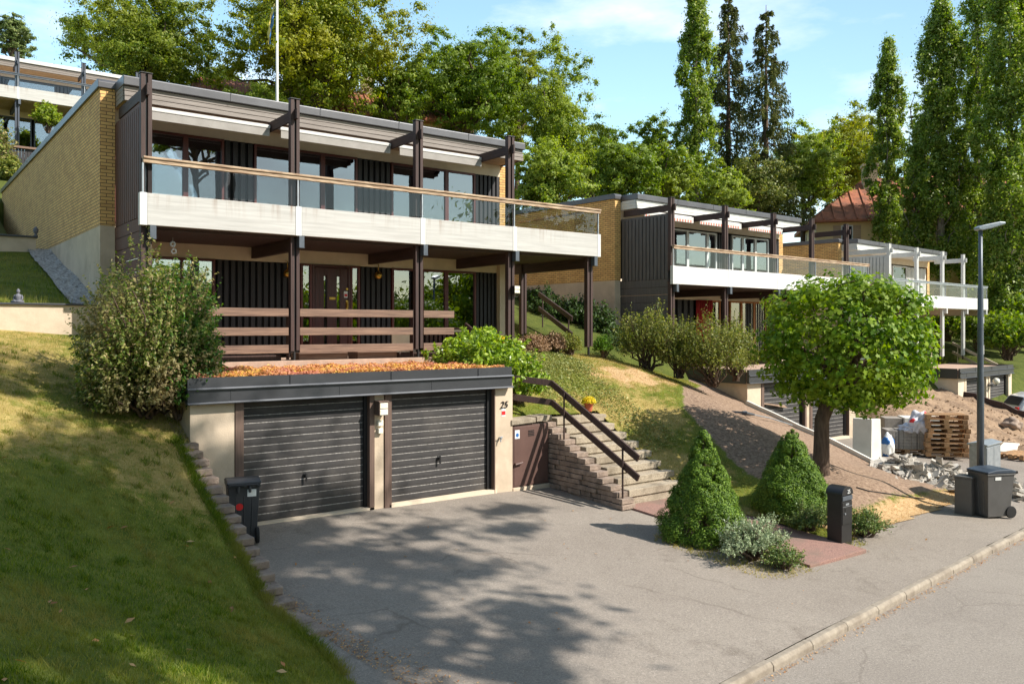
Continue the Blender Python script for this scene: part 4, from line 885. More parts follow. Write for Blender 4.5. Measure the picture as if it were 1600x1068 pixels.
# statues
def seated_statue(label, loc, s, bust=False):
    t = thing('seated_statue' if not bust else 'head_statue', label, 'statue', loc, R(-30))
    mb = MB()
    if not bust:
        mb.lathe([(.02, .0), (.24, .01), (.27, .06), (.22, .12), (.14, .15)], 0, 0, 18)
        mb.lathe([(.13, .10), (.145, .2), (.165, .33), (.17, .42), (.12, .48), (.055, .51), (.05, .55), (.085, .58), (.095, .65), (.085, .71), (.05, .75), (.035, .78), (.01, .80)], 0, 0, 18)
        for sx in (-1, 1):
            mb.tube([(sx * .16, 0, .44), (sx * .21, .01, .33), (sx * .22, -.04, .2), (sx * .12, -.16, .13), (0.02 * sx, -.2, .13)], [.05, .05, .045, .038, .03], 8)
            mb.tube([(sx * .08, -.02, .08), (sx * .28, -.1, .07), (sx * .1, -.24, .08), (-sx * .06, -.24, .09)], [.08, .075, .06, .04], 8)
    else:
        mb.lathe([(.09, 0), (.09, .06), (.05, .1), (.06, .14), (.1, .2), (.115, .3), (.1, .38), (.06, .43), (.035, .46), (.01, .48)], 0, 0, 16)
        mb.tube([(0, -.1, .26), (0, -.135, .25)], .02, 6)
    o = mb.build('figure', 'statue', t, smooth=True); o.scale = (s, s, s)
a = onY(28.5, 19.1); seated_statue('small grey seated statue on the dark capping of the lower garden wall', (a[0], 19.1, 3.99), .36 * 1.0)
a = onY(56, 26.5); seated_statue('small grey head statue on the upper garden wall', (a[0], 26.5, 6.04), .58, True)

# ================================================================== bins, mailbox, lamp, cabinets
def wheeled_bin(label, loc, rz, w, d, h, body, lid, stickers, group='wheeled bins'):
    """back (handle, wheels) faces -y of the bin"""
    t = thing('wheeled_bin', label, 'bin', loc, rz, group)
    b = [(-w * .40, -d * .36), (w * .40, -d * .36), (w * .40, d * .42), (-w * .40, d * .42)]; tp = [(-w / 2, -d * .46), (w / 2, -d * .46), (w / 2, d / 2), (-w / 2, d / 2)]
    mb = MB(); mb.add([(x, y, .04) for x, y in b] + [(x, y, h * .90) for x, y in tp], [(3, 2, 1, 0), (4, 5, 6, 7), (0, 1, 5, 4), (1, 2, 6, 5), (2, 3, 7, 6), (3, 0, 4, 7)])
    mb.box(-w / 2 - .015, w / 2 + .015, -d * .46 - .012, d / 2 + .015, h * .87, h * .905)
    for sx in (-1, 1): mb.box(sx * w * .18 - .02, sx * w * .18 + .02, -d * .46 - .06, -d * .40, h * .80, h * .9)
    for sy, yy in ((-1, -d * .36), (1, d * .42)):
        for x in (-.22, 0, .22): mb.bar((x * w, yy - (.008 if sy < 0 else -.008), .08), (x * w * 1.2, (yy if sy < 0 else yy) + sy * d * .075, h * .74), .018, .02, (0, 1, 0))
    mb.build('body', body, t, bevel=.02)
    mb = MB(); mb.prism([(-d * .48, h * .91), (-d * .50, h * .955), (-d * .3, h * .99), (d * .2, h * .985), (d * .52, h * .945), (d * .53, h * .91)], 'x', -w / 2 - .02, w / 2 + .02)
    mb.build('lid', lid, t, bevel=.018)
    mb = MB(); mb.tube([(-w * .46, -d * .58, h * .92), (w * .46, -d * .58, h * .92)], .018, 8)
    for sx in (-.44, 0, .44): mb.bar((w * sx, -d * .44, h * .9), (w * sx, -d * .60, h * .92), .04, .05)
    mb.build('handle', 'black', t)
    for sx in (-1, 1):
        T = rot(y=R(90), loc=(sx * (w * .40 + .01), -d * .38, .132))
        mb = MB(); mb.lathe([(.08, -.03), (.125, -.027), (.132, -.015), (.132, .015), (.125, .027), (.08, .03), (.03, .036)], 0, 0, 20, T); mb.build('wheel', 'rubber', t)
    mb = MB(); mb.tube([(-w * .42, -d * .36, .1), (w * .42, -d * .36, .1)], .014, 6); mb.build('axle', 'steel_dark', t)
    for face, a0, a1, z0, z1, m, rnd in stickers:
        mb = MB(); f = (z0 + z1) / 2 / (h * .9)
        if face == 'back':
            y = -d * (.36 + .10 * f) - .004
            if rnd: mb.lathe([(a1, 0), (a1, .003)], 0, 0, 18, rot(x=R(90 + 4), loc=(a0, y, z0)))
            else: mb.box(a0, a1, -.002, .001, 0, z1 - z0, rot(x=R(5), loc=(0, y, z0)))
        else:
            x = w * (.40 + .10 * f) + .004; sx = 1 if face == 'right' else -1
            mb.box(-.002, .001, a0, a1, 0, z1 - z0, rot(y=R(4) * sx, loc=(sx * x, 0, z0)))
        mb.build('sticker', m, t)
    return t
p = gp(379, 845)
wheeled_bin('dark wheeled bin with round red sticker against the left garage pier', p, R(-14), .5, .56, 1.07, 'plastic_dark', 'plastic_dark',
            [('back', .05, .19, .78, .90, 'sticker', False), ('back', -.07, .058, .62, .62, 'red', True)])
p = gp(1549, 806)
wheeled_bin('grey wheeled bin with slate lid standing at the foot of the lamp post', p, R(66), .58, .72, 1.08, 'plastic', 'lid',
            [('left', .02, .17, .84, .91, 'sticker', False), ('back', -.16, .08, .55, .68, 'red', False), ('back', -.12, .1, .74, .84, 'sticker', False)])
p = gp(1512, 803)
t = thing('grey_box', 'narrow flat-topped grey box close beside the slate-lidded bin', 'box', p, R(6))
mb = MB(); mb.box(-.16, .24, -.13, .22, -.06, .80); mb.build('body', 'plastic', t, bevel=.012)
mb = MB(); mb.box(-.175, .255, -.145, .235, .803, .845); mb.build('lid', 'plastic', t, bevel=.01)
mb = MB(); mb.box(-.13, .21, -.137, -.131, .05, .62); mb.box(.13, .17, -.15, -.136, .5, .56); mb.build('door', 'plastic', t, bevel=.003)
# mailbox
p = gp(1321, 851); mbx = thing('mailbox', 'tall black mailbox with rounded top and number 25 at the path corner', 'mailbox', p + Vector((0, .12, .03)), R(2))
w = .18; dz = .145; hh = .90
mb = MB(); mb.box(-w, w, -dz, dz, -.1, hh); mb.build('body', 'black', mbx, bevel=.006)
poly = [(-w - .012, hh)] + [((w + .012) * math.cos(a), hh + .02 + .135 * math.sin(a)) for a in np.linspace(math.pi, 0, 17)] + [(w + .012, hh)]
mb = MB(); mb.prism(poly, 'y', -dz - .02, dz + .02); mb.build('top', 'black', mbx, bevel=.004)
mb = MB(); mb.box(-w + .012, w - .012, -dz - .012, -dz - .001, .36, hh - .13); mb.box(-.09, -.07, -dz - .02, -dz - .012, .6, .66); mb.build('door', 'black', mbx, bevel=.004)
mb = MB(); mb.box(-w + .01, w - .01, -dz - .02, -dz - .001, hh - .10, hh - .02, rot(x=-.0)); mb.build('letter_flap', 'steel_dark', mbx, bevel=.004)
mb = MB(); mb.box(-.06, .05, -dz - .016, -dz - .013, hh - .19, hh - .155); mb.box(-w + .014, w - .014, -dz - .015, -dz - .012, hh - .215, hh - .21); mb.lathe([(.018, 0), (.018, .01)], 0, 0, 10, rot(x=R(90), loc=(-.085, -dz - .014, .56))); mb.build('name_plate', 'steel', mbx)
lettering('number', '25', .10, .003, 'sticker', mbx, (.03, -dz - .024, hh + .025))
# street lamp
p = at(1532, 700, 18.8); p.z = float(D(p.x, p.y)); t = thing('street_lamp', 'tall grey street lamp post with flat lamp head behind the bins', 'street lamp', p)
mb = MB(); mb.tube([(0, 0, -.2), (0, 0, 2.9), (0, 0, 3.0), (0, 0, 5.0), (0, 0, 5.06), (0, 0, 6.35)], [.078, .074, .066, .06, .047, .042], 14); mb.build('pole', 'steel_dark', t, smooth=True)
hd = Vector((CF, -SF, 0)); mb = MB(); T = Matrix.Translation((0, 0, 6.36)) @ Matrix.Rotation(math.atan2(hd.y, hd.x), 4, 'Z') @ Matrix.Rotation(R(-11), 4, 'Y')
mb.prism([(-.1, -.03), (.0, -.06), (.2, -.055), (.52, -.02), (.52, .03), (.4, .06), (0, .055), (-.1, .03)], 'y', -.11, .11, T); mb.build('lamp_head', 'steel', t, bevel=.02)
mb = MB(); mb.box(.2, .46, -.08, .08, -.062, -.045, T @ Matrix.Rotation(R(-5), 4, 'Y')); mb.build('lens', 'opal', t)
mb = MB(); mb.box(-.05, .05, -.085, -.06, .5, .85); mb.build('service_hatch', 'steel_dark', t)
# power cabinet
p = gp(1559, 797); p = p + Vector((0, .25, 0)); t = thing('power_cabinet', 'galvanised two-door power cabinet behind the slate-lidded bin', 'cabinet', p, R(5))
mb = MB(); mb.box(0, .92, 0, .36, -.1, 1.42); mb.build('body', 'steel', t, bevel=.006)
mb = MB(); mb.prism([(-.04, 1.423), (-.04, 1.45), (.18, 1.50), (.40, 1.46), (.40, 1.423)], 'x', -.03, .95); mb.build('roof', 'steel', t, bevel=.004)
for a, b in ((.02, .45), (.47, .90)):
    mb = MB(); mb.box(a, b, -.018, -.002, .08, 1.38); d = mb.build('door', 'steel', t, bevel=.005)
    mb = MB(); mb.box(a + .05, a + .09, -.03, -.017, .65, .78) if a > .2 else mb.box(b - .09, b - .05, -.03, -.017, .65, .78); mb.build('handle', 'black', d)

# ================================================================== building site in front of the second house
def gz2(X, Y): return np.maximum(D(X, Y), BASE(X, Y))
def pallet_mb(T, mb, rg):
    for k in range(5): y = -.40 + k * .175; mb.box(-.6, .6, y, y + .1 + rg.uniform(-.01, .01), .122, .144, T)
    for x in (-.6, -.07, .46): mb.box(x, x + .14, -.4, .4, .10, .121, T)
    for x in (-.6, -.07, .46):
        for y in (-.4, -.07, .26): mb.box(x, x + .14, y, y + .14, .022, .099, T)
    for y in (-.4, -.07, .26): mb.box(-.6, .6, y + .002, y + .138, 0, .021, T)
A = at(1476, 708, 26.5); A.z = float(D(A.x, A.y)) + .1
ang = math.atan2(-SF * -.96 + CF * .28, CF * -.96 + SF * .28)
rg = random.Random(5); proto = None
for k in range(9):
    loc = A + Vector((rg.uniform(-.05, .05) + .012 * k, rg.uniform(-.04, .04), k * .1455)); a_ = ang + rg.uniform(-.05, .05)
    if proto is None:
        mb = MB(); pallet_mb(Matrix.Identity(4), mb, rg); proto = mb.build('pallet', 'pallet', bevel=.003); o = proto
    else: o = proto.copy(); COL.objects.link(o)
    o.location = loc; o.rotation_euler = (R(.6), R(.8), a_)
    names = ['bottom', 'second from the bottom', 'third from the bottom', 'fourth from the bottom', 'middle', 'fourth from the top', 'third from the top', 'second from the top', 'top']
    tag(o, 'wooden pallet, %s of the tall stack by the rubble' % names[k], 'pallet', 'pallets stacked by the rubble')
for (u, v, a_, lb) in ((1521, 708, .2, 'single wooden pallet lying flat at the foot of the pallet stack'), (1592, 718, .9, 'single wooden pallet lying beyond the power cabinet')):
    p = at(u, v, 27); p.z = float(D(p.x, p.y)) + .06; o = proto.copy(); COL.objects.link(o); o.location = p; o.rotation_euler = (0, 0, ang + a_); tag(o, lb, 'pallet', 'pallets lying on the ground')
# L-shaped retaining wall units
for (u, v, lb) in ((1345, 714, 'upright concrete wall unit, shaded one nearer the maple trunk'), (1373, 720, 'upright white concrete wall unit with flared foot next to the rubble')):
    p = at(u, v, 24.6); p.z = float(D(p.x, p.y)) - .02
    mb = MB(); mb.prism([(-.30, 0), (.34, 0), (.34, .09), (-.1, .15), (-.14, 1.34), (-.30, 1.34)], 'x', -.27, .27)
    o = mb.build('wall_unit', 'newconc', bevel=.01); o.location = p; o.rotation_euler = (0, 0, R(104)) if u < 1360 else (0, 0, R(172))
    tag(o, lb, 'wall unit', 'concrete wall units waiting to be set')
# paver stack on a pallet
p = at(1412, 695, 27.2); p.z = float(D(p.x, p.y)) + .05; t = thing('paver_stack', 'grey paving blocks strapped on a pallet left of the pallet stack', 'paving blocks', p, ang + .12)
mb = MB(); pallet_mb(Matrix.Identity(4), mb, rg); mb.build('pallet_base', 'pallet', t)
mb = MB()
for k in range(6):
    for i in range(5): mb.box(-.6 + i * .24 + .003, -.6 + i * .24 + .237, -.4, .4, .146 + k * .1, .146 + k * .1 + .097)
mb.build('blocks', 'paver', t, bevel=.006)
mb = MB(); 
for x in (-.3, .25): mb.box(x, x + .02, -.405, .405, .75, .753); mb.box(x, x + .02, .401, .406, .1, .75); mb.box(x, x + .02, -.406, -.401, .1, .75)
mb.build('strap', 'black', t)
p = at(1402, 676, 30.5); p.z = float(D(p.x, p.y)) + .05; t = thing('block_stack', 'large pale concrete blocks stacked behind the paving blocks', 'concrete blocks', p, ang + .1)
for i in range(2):
    for k in range(2):
        mb = MB(); mb.box(-.1 + i * .62 - .6, .5 + i * .62 - .6, -.35, .35, k * .42, k * .42 + .41); mb.build('block', 'paver', t, bevel=.012)
mb = MB(); mb.box(-1.4, -.12, -.45, .5, .0, .86); mb.build('block', 'newconc', t, bevel=.01)
def blob(name, label, cat, loc, sx, sy, sz, mats, seed, fr=.35, group=None):
    import bmesh
    me = bpy.data.meshes.new(name); b = bmesh.new(); bmesh.ops.create_icosphere(b, subdivisions=4, radius=1); rg = np.random.default_rng(seed); ph = rg.uniform(0, 6, 9)
    for v in b.verts:
        q = v.co; n = fr * (math.sin(q.x * 3 + ph[0]) * math.cos(q.y * 4 + ph[1]) * .5 + math.sin(q.z * 6 + q.x * 5 + ph[2]) * .3 + .2 * math.sin(q.y * 11 + q.z * 9 + ph[3]))
        v.co = q * (1 + n)
        if v.co.z < -.75: v.co.z = -.75
        v.co = Vector((v.co.x * sx, v.co.y * sy, (v.co.z + .75) * sz))
    for f in b.faces:
        f.smooth = True
        if len(mats) > 1 and math.sin(f.calc_center_median().x / sx * 4 + ph[4]) + math.sin(f.calc_center_median().z / sz * 4 + ph[5]) > .9: f.material_index = 1
    b.to_mesh(me); b.free()
    for m in mats: me.materials.append(M[m])
    o = bpy.data.objects.new(name, me); COL.objects.link(o); o.location = loc; return tag(o, label, cat, group)
p = at(1437, 688, 26.9); p.z = float(D(p.x, p.y)) + .7; blob('wrapped_sack', 'plastic wrapped sack with red print on the paving blocks', 'sack', p, .33, .3, .42, ['plasticwrap', 'red'], 3)
p = at(1387, 685, 26.4); p.z = float(D(p.x, p.y)); blob('sack', 'white and blue sack standing behind the white wall unit', 'sack', p, .2, .2, .4, ['sticker', 'blue'], 8, .2)
p = at(1420, 675, 27.1); p.z = float(D(p.x, p.y)) + .72; blob('wrapped_sack', 'flat plastic sheet bundle lying on the paving blocks', 'plastic sheet', p, .42, .3, .16, ['plasticwrap'], 12)
# rubble of broken concrete
rg = random.Random(11); mb = MB()
def rub(u, v, dep, n, sp, hmax):
    c0 = at(u, v, dep); c0.z = float(D(c0.x, c0.y))
    for i in range(n):
        r_ = abs(rg.gauss(0, .55)); a_ = rg.uniform(0, 6.28); dx, dy = r_ * math.cos(a_) * sp[0], r_ * math.sin(a_) * sp[1]
        X = c0.x + dx * CF + dy * SF; Y = c0.y - dx * SF + dy * CF
        z = float(D(X, Y)) + max(.03, hmax * (1 - min(1, r_)) * rg.uniform(.2, 1.05))
        L_ = rg.choice([.06, .08, .1, .15, .2, .3, .4, .55, .75]); w_ = L_ * (rg.uniform(.14, .45) if L_ > .25 else rg.uniform(.3, .8)); t_ = rg.uniform(.04, .08)
        T = rot(z=rg.uniform(0, 6.28), x=rg.gauss(0, .35), y=rg.gauss(0, .4), loc=(X, Y, z))
        j = [rg.uniform(.6, 1) for _ in range(8)]
        mb.add([(-L_ / 2 * j[0], -w_ / 2 * j[1], -t_ / 2), (L_ / 2 * j[2], -w_ / 2 * j[3], -t_ / 2), (L_ / 2 * j[4], w_ / 2 * j[5], -t_ / 2), (-L_ / 2 * j[6], w_ / 2 * j[7], -t_ / 2),
                (-L_ / 2 * j[0], -w_ / 2 * j[3], t_ / 2), (L_ / 2 * j[2], -w_ / 2 * j[1], t_ / 2), (L_ / 2 * j[6], w_ / 2 * j[5], t_ / 2), (-L_ / 2 * j[4], w_ / 2 * j[7], t_ / 2)],
               [(3, 2, 1, 0), (4, 5, 6, 7), (0, 1, 5, 4), (1, 2, 6, 5), (2, 3, 7, 6), (3, 0, 4, 7)], T)
rub(1412, 735, 22.5, 900, (1.3, 1.4), .55); rub(1470, 738, 22.0, 760, (1.6, 1.2), .45); rub(1525, 755, 20.8, 120, (1.2, .7), .25); rub(1602, 765, 20.5, 90, (.6, .6), .25)
o = mb.build('rubble', 'rubble'); o['kind'] = 'stuff'
mb = MB(); rg = random.Random(17)
for i in range(900):
    lx, ly = rg.uniform(-8, -.4), rg.uniform(-10.5, 3); q = wpt(H3, lx, ly); z = float(DIRT(q.x, q.y)); s_ = rg.choice([.02, .03, .04, .06, .09])
    T = rot(z=rg.uniform(0, 6.28), x=rg.uniform(-.6, .6), y=rg.uniform(-.6, .6), loc=(q.x, q.y, z + s_ * .2)); j = [rg.uniform(.5, 1) * s_ for _ in range(6)]
    mb.add([(j[0], 0, 0), (-j[1], 0, 0), (0, j[2], 0), (0, -j[3], 0), (0, 0, j[4]), (0, 0, -j[5])], [(0, 2, 4), (2, 1, 4), (1, 3, 4), (3, 0, 4), (2, 0, 5), (1, 2, 5), (3, 1, 5), (0, 3, 5)], T)
o = mb.build('dirt_clods', M['dirt']); o['kind'] = 'stuff'
# slab edges and planks on the site
for (u, v, dep, L_, w_, a_, m, nm, lb, cat) in ((1575, 703, 29, 2.6, .5, .3, 'newconc', 'concrete_slab', 'pale concrete slab lying flat beyond the power cabinet', 'slab'),
                                       (1348, 700, 25.6, .8, .5, .6, 'newconc', 'concrete_slab', 'small pale slab lying by the shaded wall unit', 'slab')):
    p = at(u, v, dep); p.z = float(D(p.x, p.y)) + .05; mb = MB(); mb.box(-L_ / 2, L_ / 2, -w_ / 2, w_ / 2, -.1, .08); o = mb.build(nm, m, bevel=.012); o.location = p; o.rotation_euler = (0, 0, a_); tag(o, lb, cat)
# boulder in the dirt
p = gp(1581, 668, DIRT); blob('boulder', 'large brown boulder on the dirt bank above the power cabinet', 'boulder', (p.x, p.y, p.z - .15), .42, .36, .32, ['stonewall'], 21, .3)
# edgings
def edging(label, pts, m, w=.09, h=.16):
    mb = MB()
    for a, b in zip(pts[:-1], pts[1:]): mb.bar(a, b, w, h)
    o = mb.build('lawn_edging', m, bevel=.008); return tag(o, label, 'edging')
def ez(X, Y): return float(SLOPE(X - .2, Y)) + .02
edging('pale concrete edging between brown soil and the grey double garage', [Vector((22.12, y, ez(22.1, y))) for y in np.linspace(16.7, 10.6, 14)], 'newconc')
e = [wpt(H3, -.25, y) for y in np.linspace(-3.4, -9.2, 12)]
edging('dark timber edging down the dirt bank beside the cream garage', [Vector((q.x, q.y, float(DIRT(q.x, q.y)) + .1)) for q in e], 'post', .14, .3)
# tool and cable on the soil
a = gp(1166, 650, SLOPE); b = gp(1238, 667, SLOPE)
t = thing('garden_tool', 'grey tool with square head and long handle lying on brown soil', 'tool', a + Vector((0, 0, .06)))
mb = MB(); d = (b - a); e_ = d.normalized(); s_ = Vector((-e_.y, e_.x, 0)) * .22; mb.tube([s_, s_ - e_ * .5, -s_ - e_ * .5, -s_, s_], .03, 6); mb.tube([Vector((0, 0, .03)) - e_ * .25, Vector((0, 0, .06))], .03, 6); mb.build('head', 'steel_dark', t)
mb = MB(); mb.tube([(0, 0, .02), d * .5 + Vector((0, 0, .05)), d], .018, 6); mb.build('handle', 'steel', t)
pts = [gp(u, v, SLOPE) + Vector((0, 0, .02)) for u, v in ((1338, 762), (1358, 768), (1380, 771), (1402, 774), (1425, 778), (1445, 780))]
mb = MB(); mb.tube(pts, .012, 6); o = mb.build('cable', 'rubber'); tag(o, 'thin dark cable running over the soil behind the mailbox', 'cable')
# flagpole with a hanging pennant
p = at(433, 150, 46); zb = float(HILL(p.x, p.y)) - .2; t = thing('flagpole', 'white flagpole with a limp blue and yellow pennant behind the roof', 'flagpole', (p.x, p.y, zb))
hz = zat(-14, 46) - zb; mb = MB(); mb.tube([(0, 0, 0), (0, 0, hz)], [.1, .06], 12); mb.build('pole', 'white', t, smooth=True)
mb = MB(); mb.lathe([(.02, hz), (.09, hz + .06), (.02, hz + .14)], 0, 0, 12); mb.build('knob', 'brass', t)
M['yellow'] = pm('yellow_cloth', c(214, 196, 110), c(200, 180, 96), rough=.8)
V = []; zt_ = zat(6, 46) - zb; zb_ = zat(70, 46) - zb
rv = Vector((CF, -SF, 0))
for i in range(22):
    f = i / 21; z = zt_ + (zb_ - zt_) * f; off = -.1 - .3 * f; wd = .06 + .15 * math.sin(f * 3.0)
    for k in range(5): q = rv * (off - wd * k / 4 + .02 * math.sin(i * 1.3 + k)); V.append((q.x, q.y + .08 * math.sin(k * 1.6 + i * .5), z))
F = [(i * 5 + k, i * 5 + k + 1, (i + 1) * 5 + k + 1, (i + 1) * 5 + k) for i in range(21) for k in range(4)]
me = bpy.data.meshes.new('pennant'); me.from_pydata(V, [], F); me.materials.append(M['blue']); me.materials.append(M['yellow'])
for f in me.polygons: f.material_index = 1 if f.index % 4 in (2, 3) else 0
o = bpy.data.objects.new('pennant', me); COL.objects.link(o); o.parent = t; md = o.modifiers.new('t', 'SOLIDIFY'); md.thickness = .01
# white car by the third garage
p = at(1650, 655, 39.5); p.z = float(D(p.x, p.y)) + .0; cr_ = thing('parked_car', 'white car parked in front of the cream double garage', 'car', p, R(-40))
prof = [(-2.15, .3), (-2.2, .62), (-2.05, .92), (-1.75, 1.32), (-1.2, 1.5), (.1, 1.5), (.9, 1.0), (1.9, .86), (2.15, .6), (2.15, .3)]
mb = MB(); mb.prism([(x, z) for x, z in prof], 'y', -.86, .86); mb.build('body', 'carwhite', cr_, bevel=.09, smooth=True)
mb = MB(); mb.prism([(-1.72, .98), (-1.58, 1.3), (-1.15, 1.42), (.05, 1.42), (.7, 1.0)], 'y', -.868, .868); mb.build('side_window', 'black', cr_, bevel=.004)
mb = MB(); mb.add([(-2.09, -.66, .95), (-2.09, .66, .95), (-1.80, .6, 1.33), (-1.80, -.6, 1.33)], [(0, 1, 2, 3)]); mb.build('rear_window', 'black', cr_)
for x in (-1.35, 1.35):
    for y in (-.8, .8):
        mb = MB(); mb.lathe([(.2, -.1), (.31, -.09), (.33, 0), (.31, .09), (.2, .1)], 0, 0, 24, rot(x=R(90), loc=(x, y, .33))); w = mb.build('wheel', 'rubber', cr_)
        mb = MB(); mb.lathe([(.2, -.105), (.19, .105)], 0, 0, 16, rot(x=R(90), loc=(x, y, .33))); mb.build('rim', 'steel', w)
for y in (-.66, .66): mb = MB(); mb.box(-2.19, -2.12, y - .14, y + .14, .68, .88); mb.build('tail_light', 'red', cr_, bevel=.02)
# lamp globe on the third garage
g = thing('globe_lamp', 'white globe lamp on an arm on the cream garage', 'lamp', wpt(H3, 3.4, -3.25, 1.95), H3['r'])
mb = MB(); mb.lathe([(.04, -.16), (.13, -.1), (.16, 0), (.13, .1), (.04, .15)], .35, -.15, 16); mb.build('globe', 'opal', g, smooth=True)
mb = MB(); mb.tube([(0, .1, -.2), (.0, -.1, -.2), (.35, -.15, -.2), (.35, -.15, -.14)], .035, 8); mb.build('arm', 'black', g)

# ================================================================== far buildings
def villa():
    q = at(1462, 400, 66); a = thing('yellow_villa', 'cream two storey villa with red tiled hip roof behind the poplars', 'villa', (q.x, q.y, 5.0), R(-50))
    W, Dp, E, RH = 9.6, 5.0, 6.6, 3.9; rd = 5.2
    mb = MB(); mb.box(-W, W, -Dp, Dp, -4, E); mb.build('wall', 'render', a)
    mb = MB(); o_ = .5
    mb.add([(-W - o_, -Dp - o_, E), (W + o_, -Dp - o_, E), (W + o_, Dp + o_, E), (-W - o_, Dp + o_, E), (-rd, 0, E + RH), (rd, 0, E + RH), (-W - o_, -Dp - o_, E - .15), (W + o_, -Dp - o_, E - .15), (W + o_, Dp + o_, E - .15), (-W - o_, Dp + o_, E - .15)],
           [(0, 1, 5, 4), (1, 2, 5), (2, 3, 4, 5), (3, 0, 4), (6, 7, 1, 0), (7, 8, 2, 1), (8, 9, 3, 2), (9, 6, 0, 3), (9, 8, 7, 6)])
    rf = mb.build('roof', 'tile', a)
    mb = MB()   # rows of pantiles as ribs over the slopes
    for i in range(26):
        x = -W - .3 + i * (2 * W + .6) / 25; t_ = max(0.0, min(1.0, (W + o_ - abs(x)) / (W + o_ - rd)))
        mb.tube([(x, -Dp - o_, E + .04), (x + 0 * t_, -(Dp + o_) * (1 - t_), E + RH * t_ + .04)], .07, 5)
    for i in range(22):
        y = -Dp - .3 + i * (2 * Dp + .6) / 21; t_ = max(0.0, 1 - abs(y) / (Dp + o_))
        mb.tube([(-W - o_, y, E + .04), (-W - o_ + (W + o_ - rd) * t_, y, E + RH * t_ + .04)], .07, 5)
    mb.build('tile_rows', 'tile', rf)
    mb = MB(); mb.box(-5.6, -4.6, -1.6, -.6, E + 1, E + 4.6); mb.box(-5.7, -4.5, -1.7, -.5, E + 4.6, E + 4.8); mb.build('chimney', 'plaster', rf)
    for x in (-7.4, -4.0, -.4, 3.2, 6.8):
        mb = MB(); mb.box(x - .42, x + .42, -Dp - .06, -Dp + .02, E - 1.75, E - .4); f = mb.build('window', 'white', a); mb = MB(); mb.box(x - .33, x + .33, -Dp - .075, -Dp - .062, E - 1.65, E - .5); mb.build('pane', 'dark', f)
        for sx in (-1, 1): mb = MB(); mb.box(x + sx * .72 - .26, x + sx * .72 + .26, -Dp - .05, -Dp + .01, E - 1.75, E - .4); mb.build('shutter', 'soffit', a)
    for y in (-2, 1.6):
        mb = MB(); mb.box(-W - .06, -W + .02, y - .42, y + .42, E - 1.75, E - .4); f = mb.build('window', 'white', a); mb = MB(); mb.box(-W - .075, -W - .062, y - .33, y + .33, E - 1.65, E - .5); mb.build('pane', 'dark', f)
        for sx in (-1, 1): mb = MB(); mb.box(-W - .05, -W + .01, y + sx * .72 - .26, y + sx * .72 + .26, E - 1.75, E - .4); mb.build('shutter', 'soffit', a)
    mb = MB(); mb.prism([(-Dp - 5, 1.6), (-Dp - 5, 2.0), (-Dp - .02, 4.0), (-Dp - .02, 3.6)], 'x', -W + 0, -W + 6); mb.build('porch_roof', 'tile', a)
    mb = MB(); mb.box(2.9, 3.9, -Dp - .3, -Dp + 2.2, E + .4, E + 2.3); d = mb.build('dormer', 'plaster', rf)
    mb = MB(); mb.box(3.1, 3.7, -Dp - .32, -Dp - .29, E + .9, E + 2.0); mb.build('pane', 'dark', d)
villa()
q = at(520, 150, 60); a = thing('red_roof_house', 'house with long red tiled roof showing between the trees above the grey fascia', 'house', (q.x, q.y, float(HILL(q.x, q.y)) - 1), R(-20))
zt_ = zat(140, 60) - (float(HILL(q.x, q.y)) - 1)
mb = MB(); mb.box(-9, 9, -4, 4, 0, zt_ - 2.4); mb.build('wall', 'render', a)
mb = MB(); mb.prism([(-4.7, zt_ - 2.7), (0, zt_), (4.7, zt_ - 2.7), (4.7, zt_ - 2.95), (-4.7, zt_ - 2.95)], 'x', -9.4, 9.4); rf = mb.build('roof', 'tile', a)
mb = MB()
for i in range(48): x = -9.3 + i * .395; mb.tube([(x, -4.7, zt_ - 2.66), (x, 0, zt_ + .04)], .07, 5)
mb.build('tile_rows', 'tile', rf)
mb = MB(); mb.box(2, 2.9, -.5, .5, zt_ - 1.2, zt_ + 1.0); mb.build('chimney', 'plaster', rf)
# fence and steps below the high house
t = thing('board_fence', 'dark board fence with white panels below the high blue grey house', 'fence', (-1.5, 47.2, 10.2))
mb = MB()
for i in range(60): mb.box(i * .13, i * .13 + .115, 0, .03, 0, 2.1)
mb.build('boards', 'clad', t)
for x in (1.0, 3.1, 5.2): mb = MB(); mb.box(x, x + .75, -.06, -.005, .05, 2.05); mb.build('white_panel', 'white', t, bevel=.01)
mb = MB(); mb.box(-.05, 7.9, -.12, .12, 2.1, 2.2); mb.build('coping', 'slatx', t)
p0 = at(21, 270, 41); t = thing('timber_steps', 'small flight of timber steps in the planting behind the brick wall', 'steps', (p0.x, p0.y, p0.z - .6), 0)
for k in range(6): mb = MB(); mb.box(-.6, .6, k * .32, k * .32 + .3, k * .2 - .12, k * .2 + .04); mb.build('step', 'slatx', t, bevel=.01)
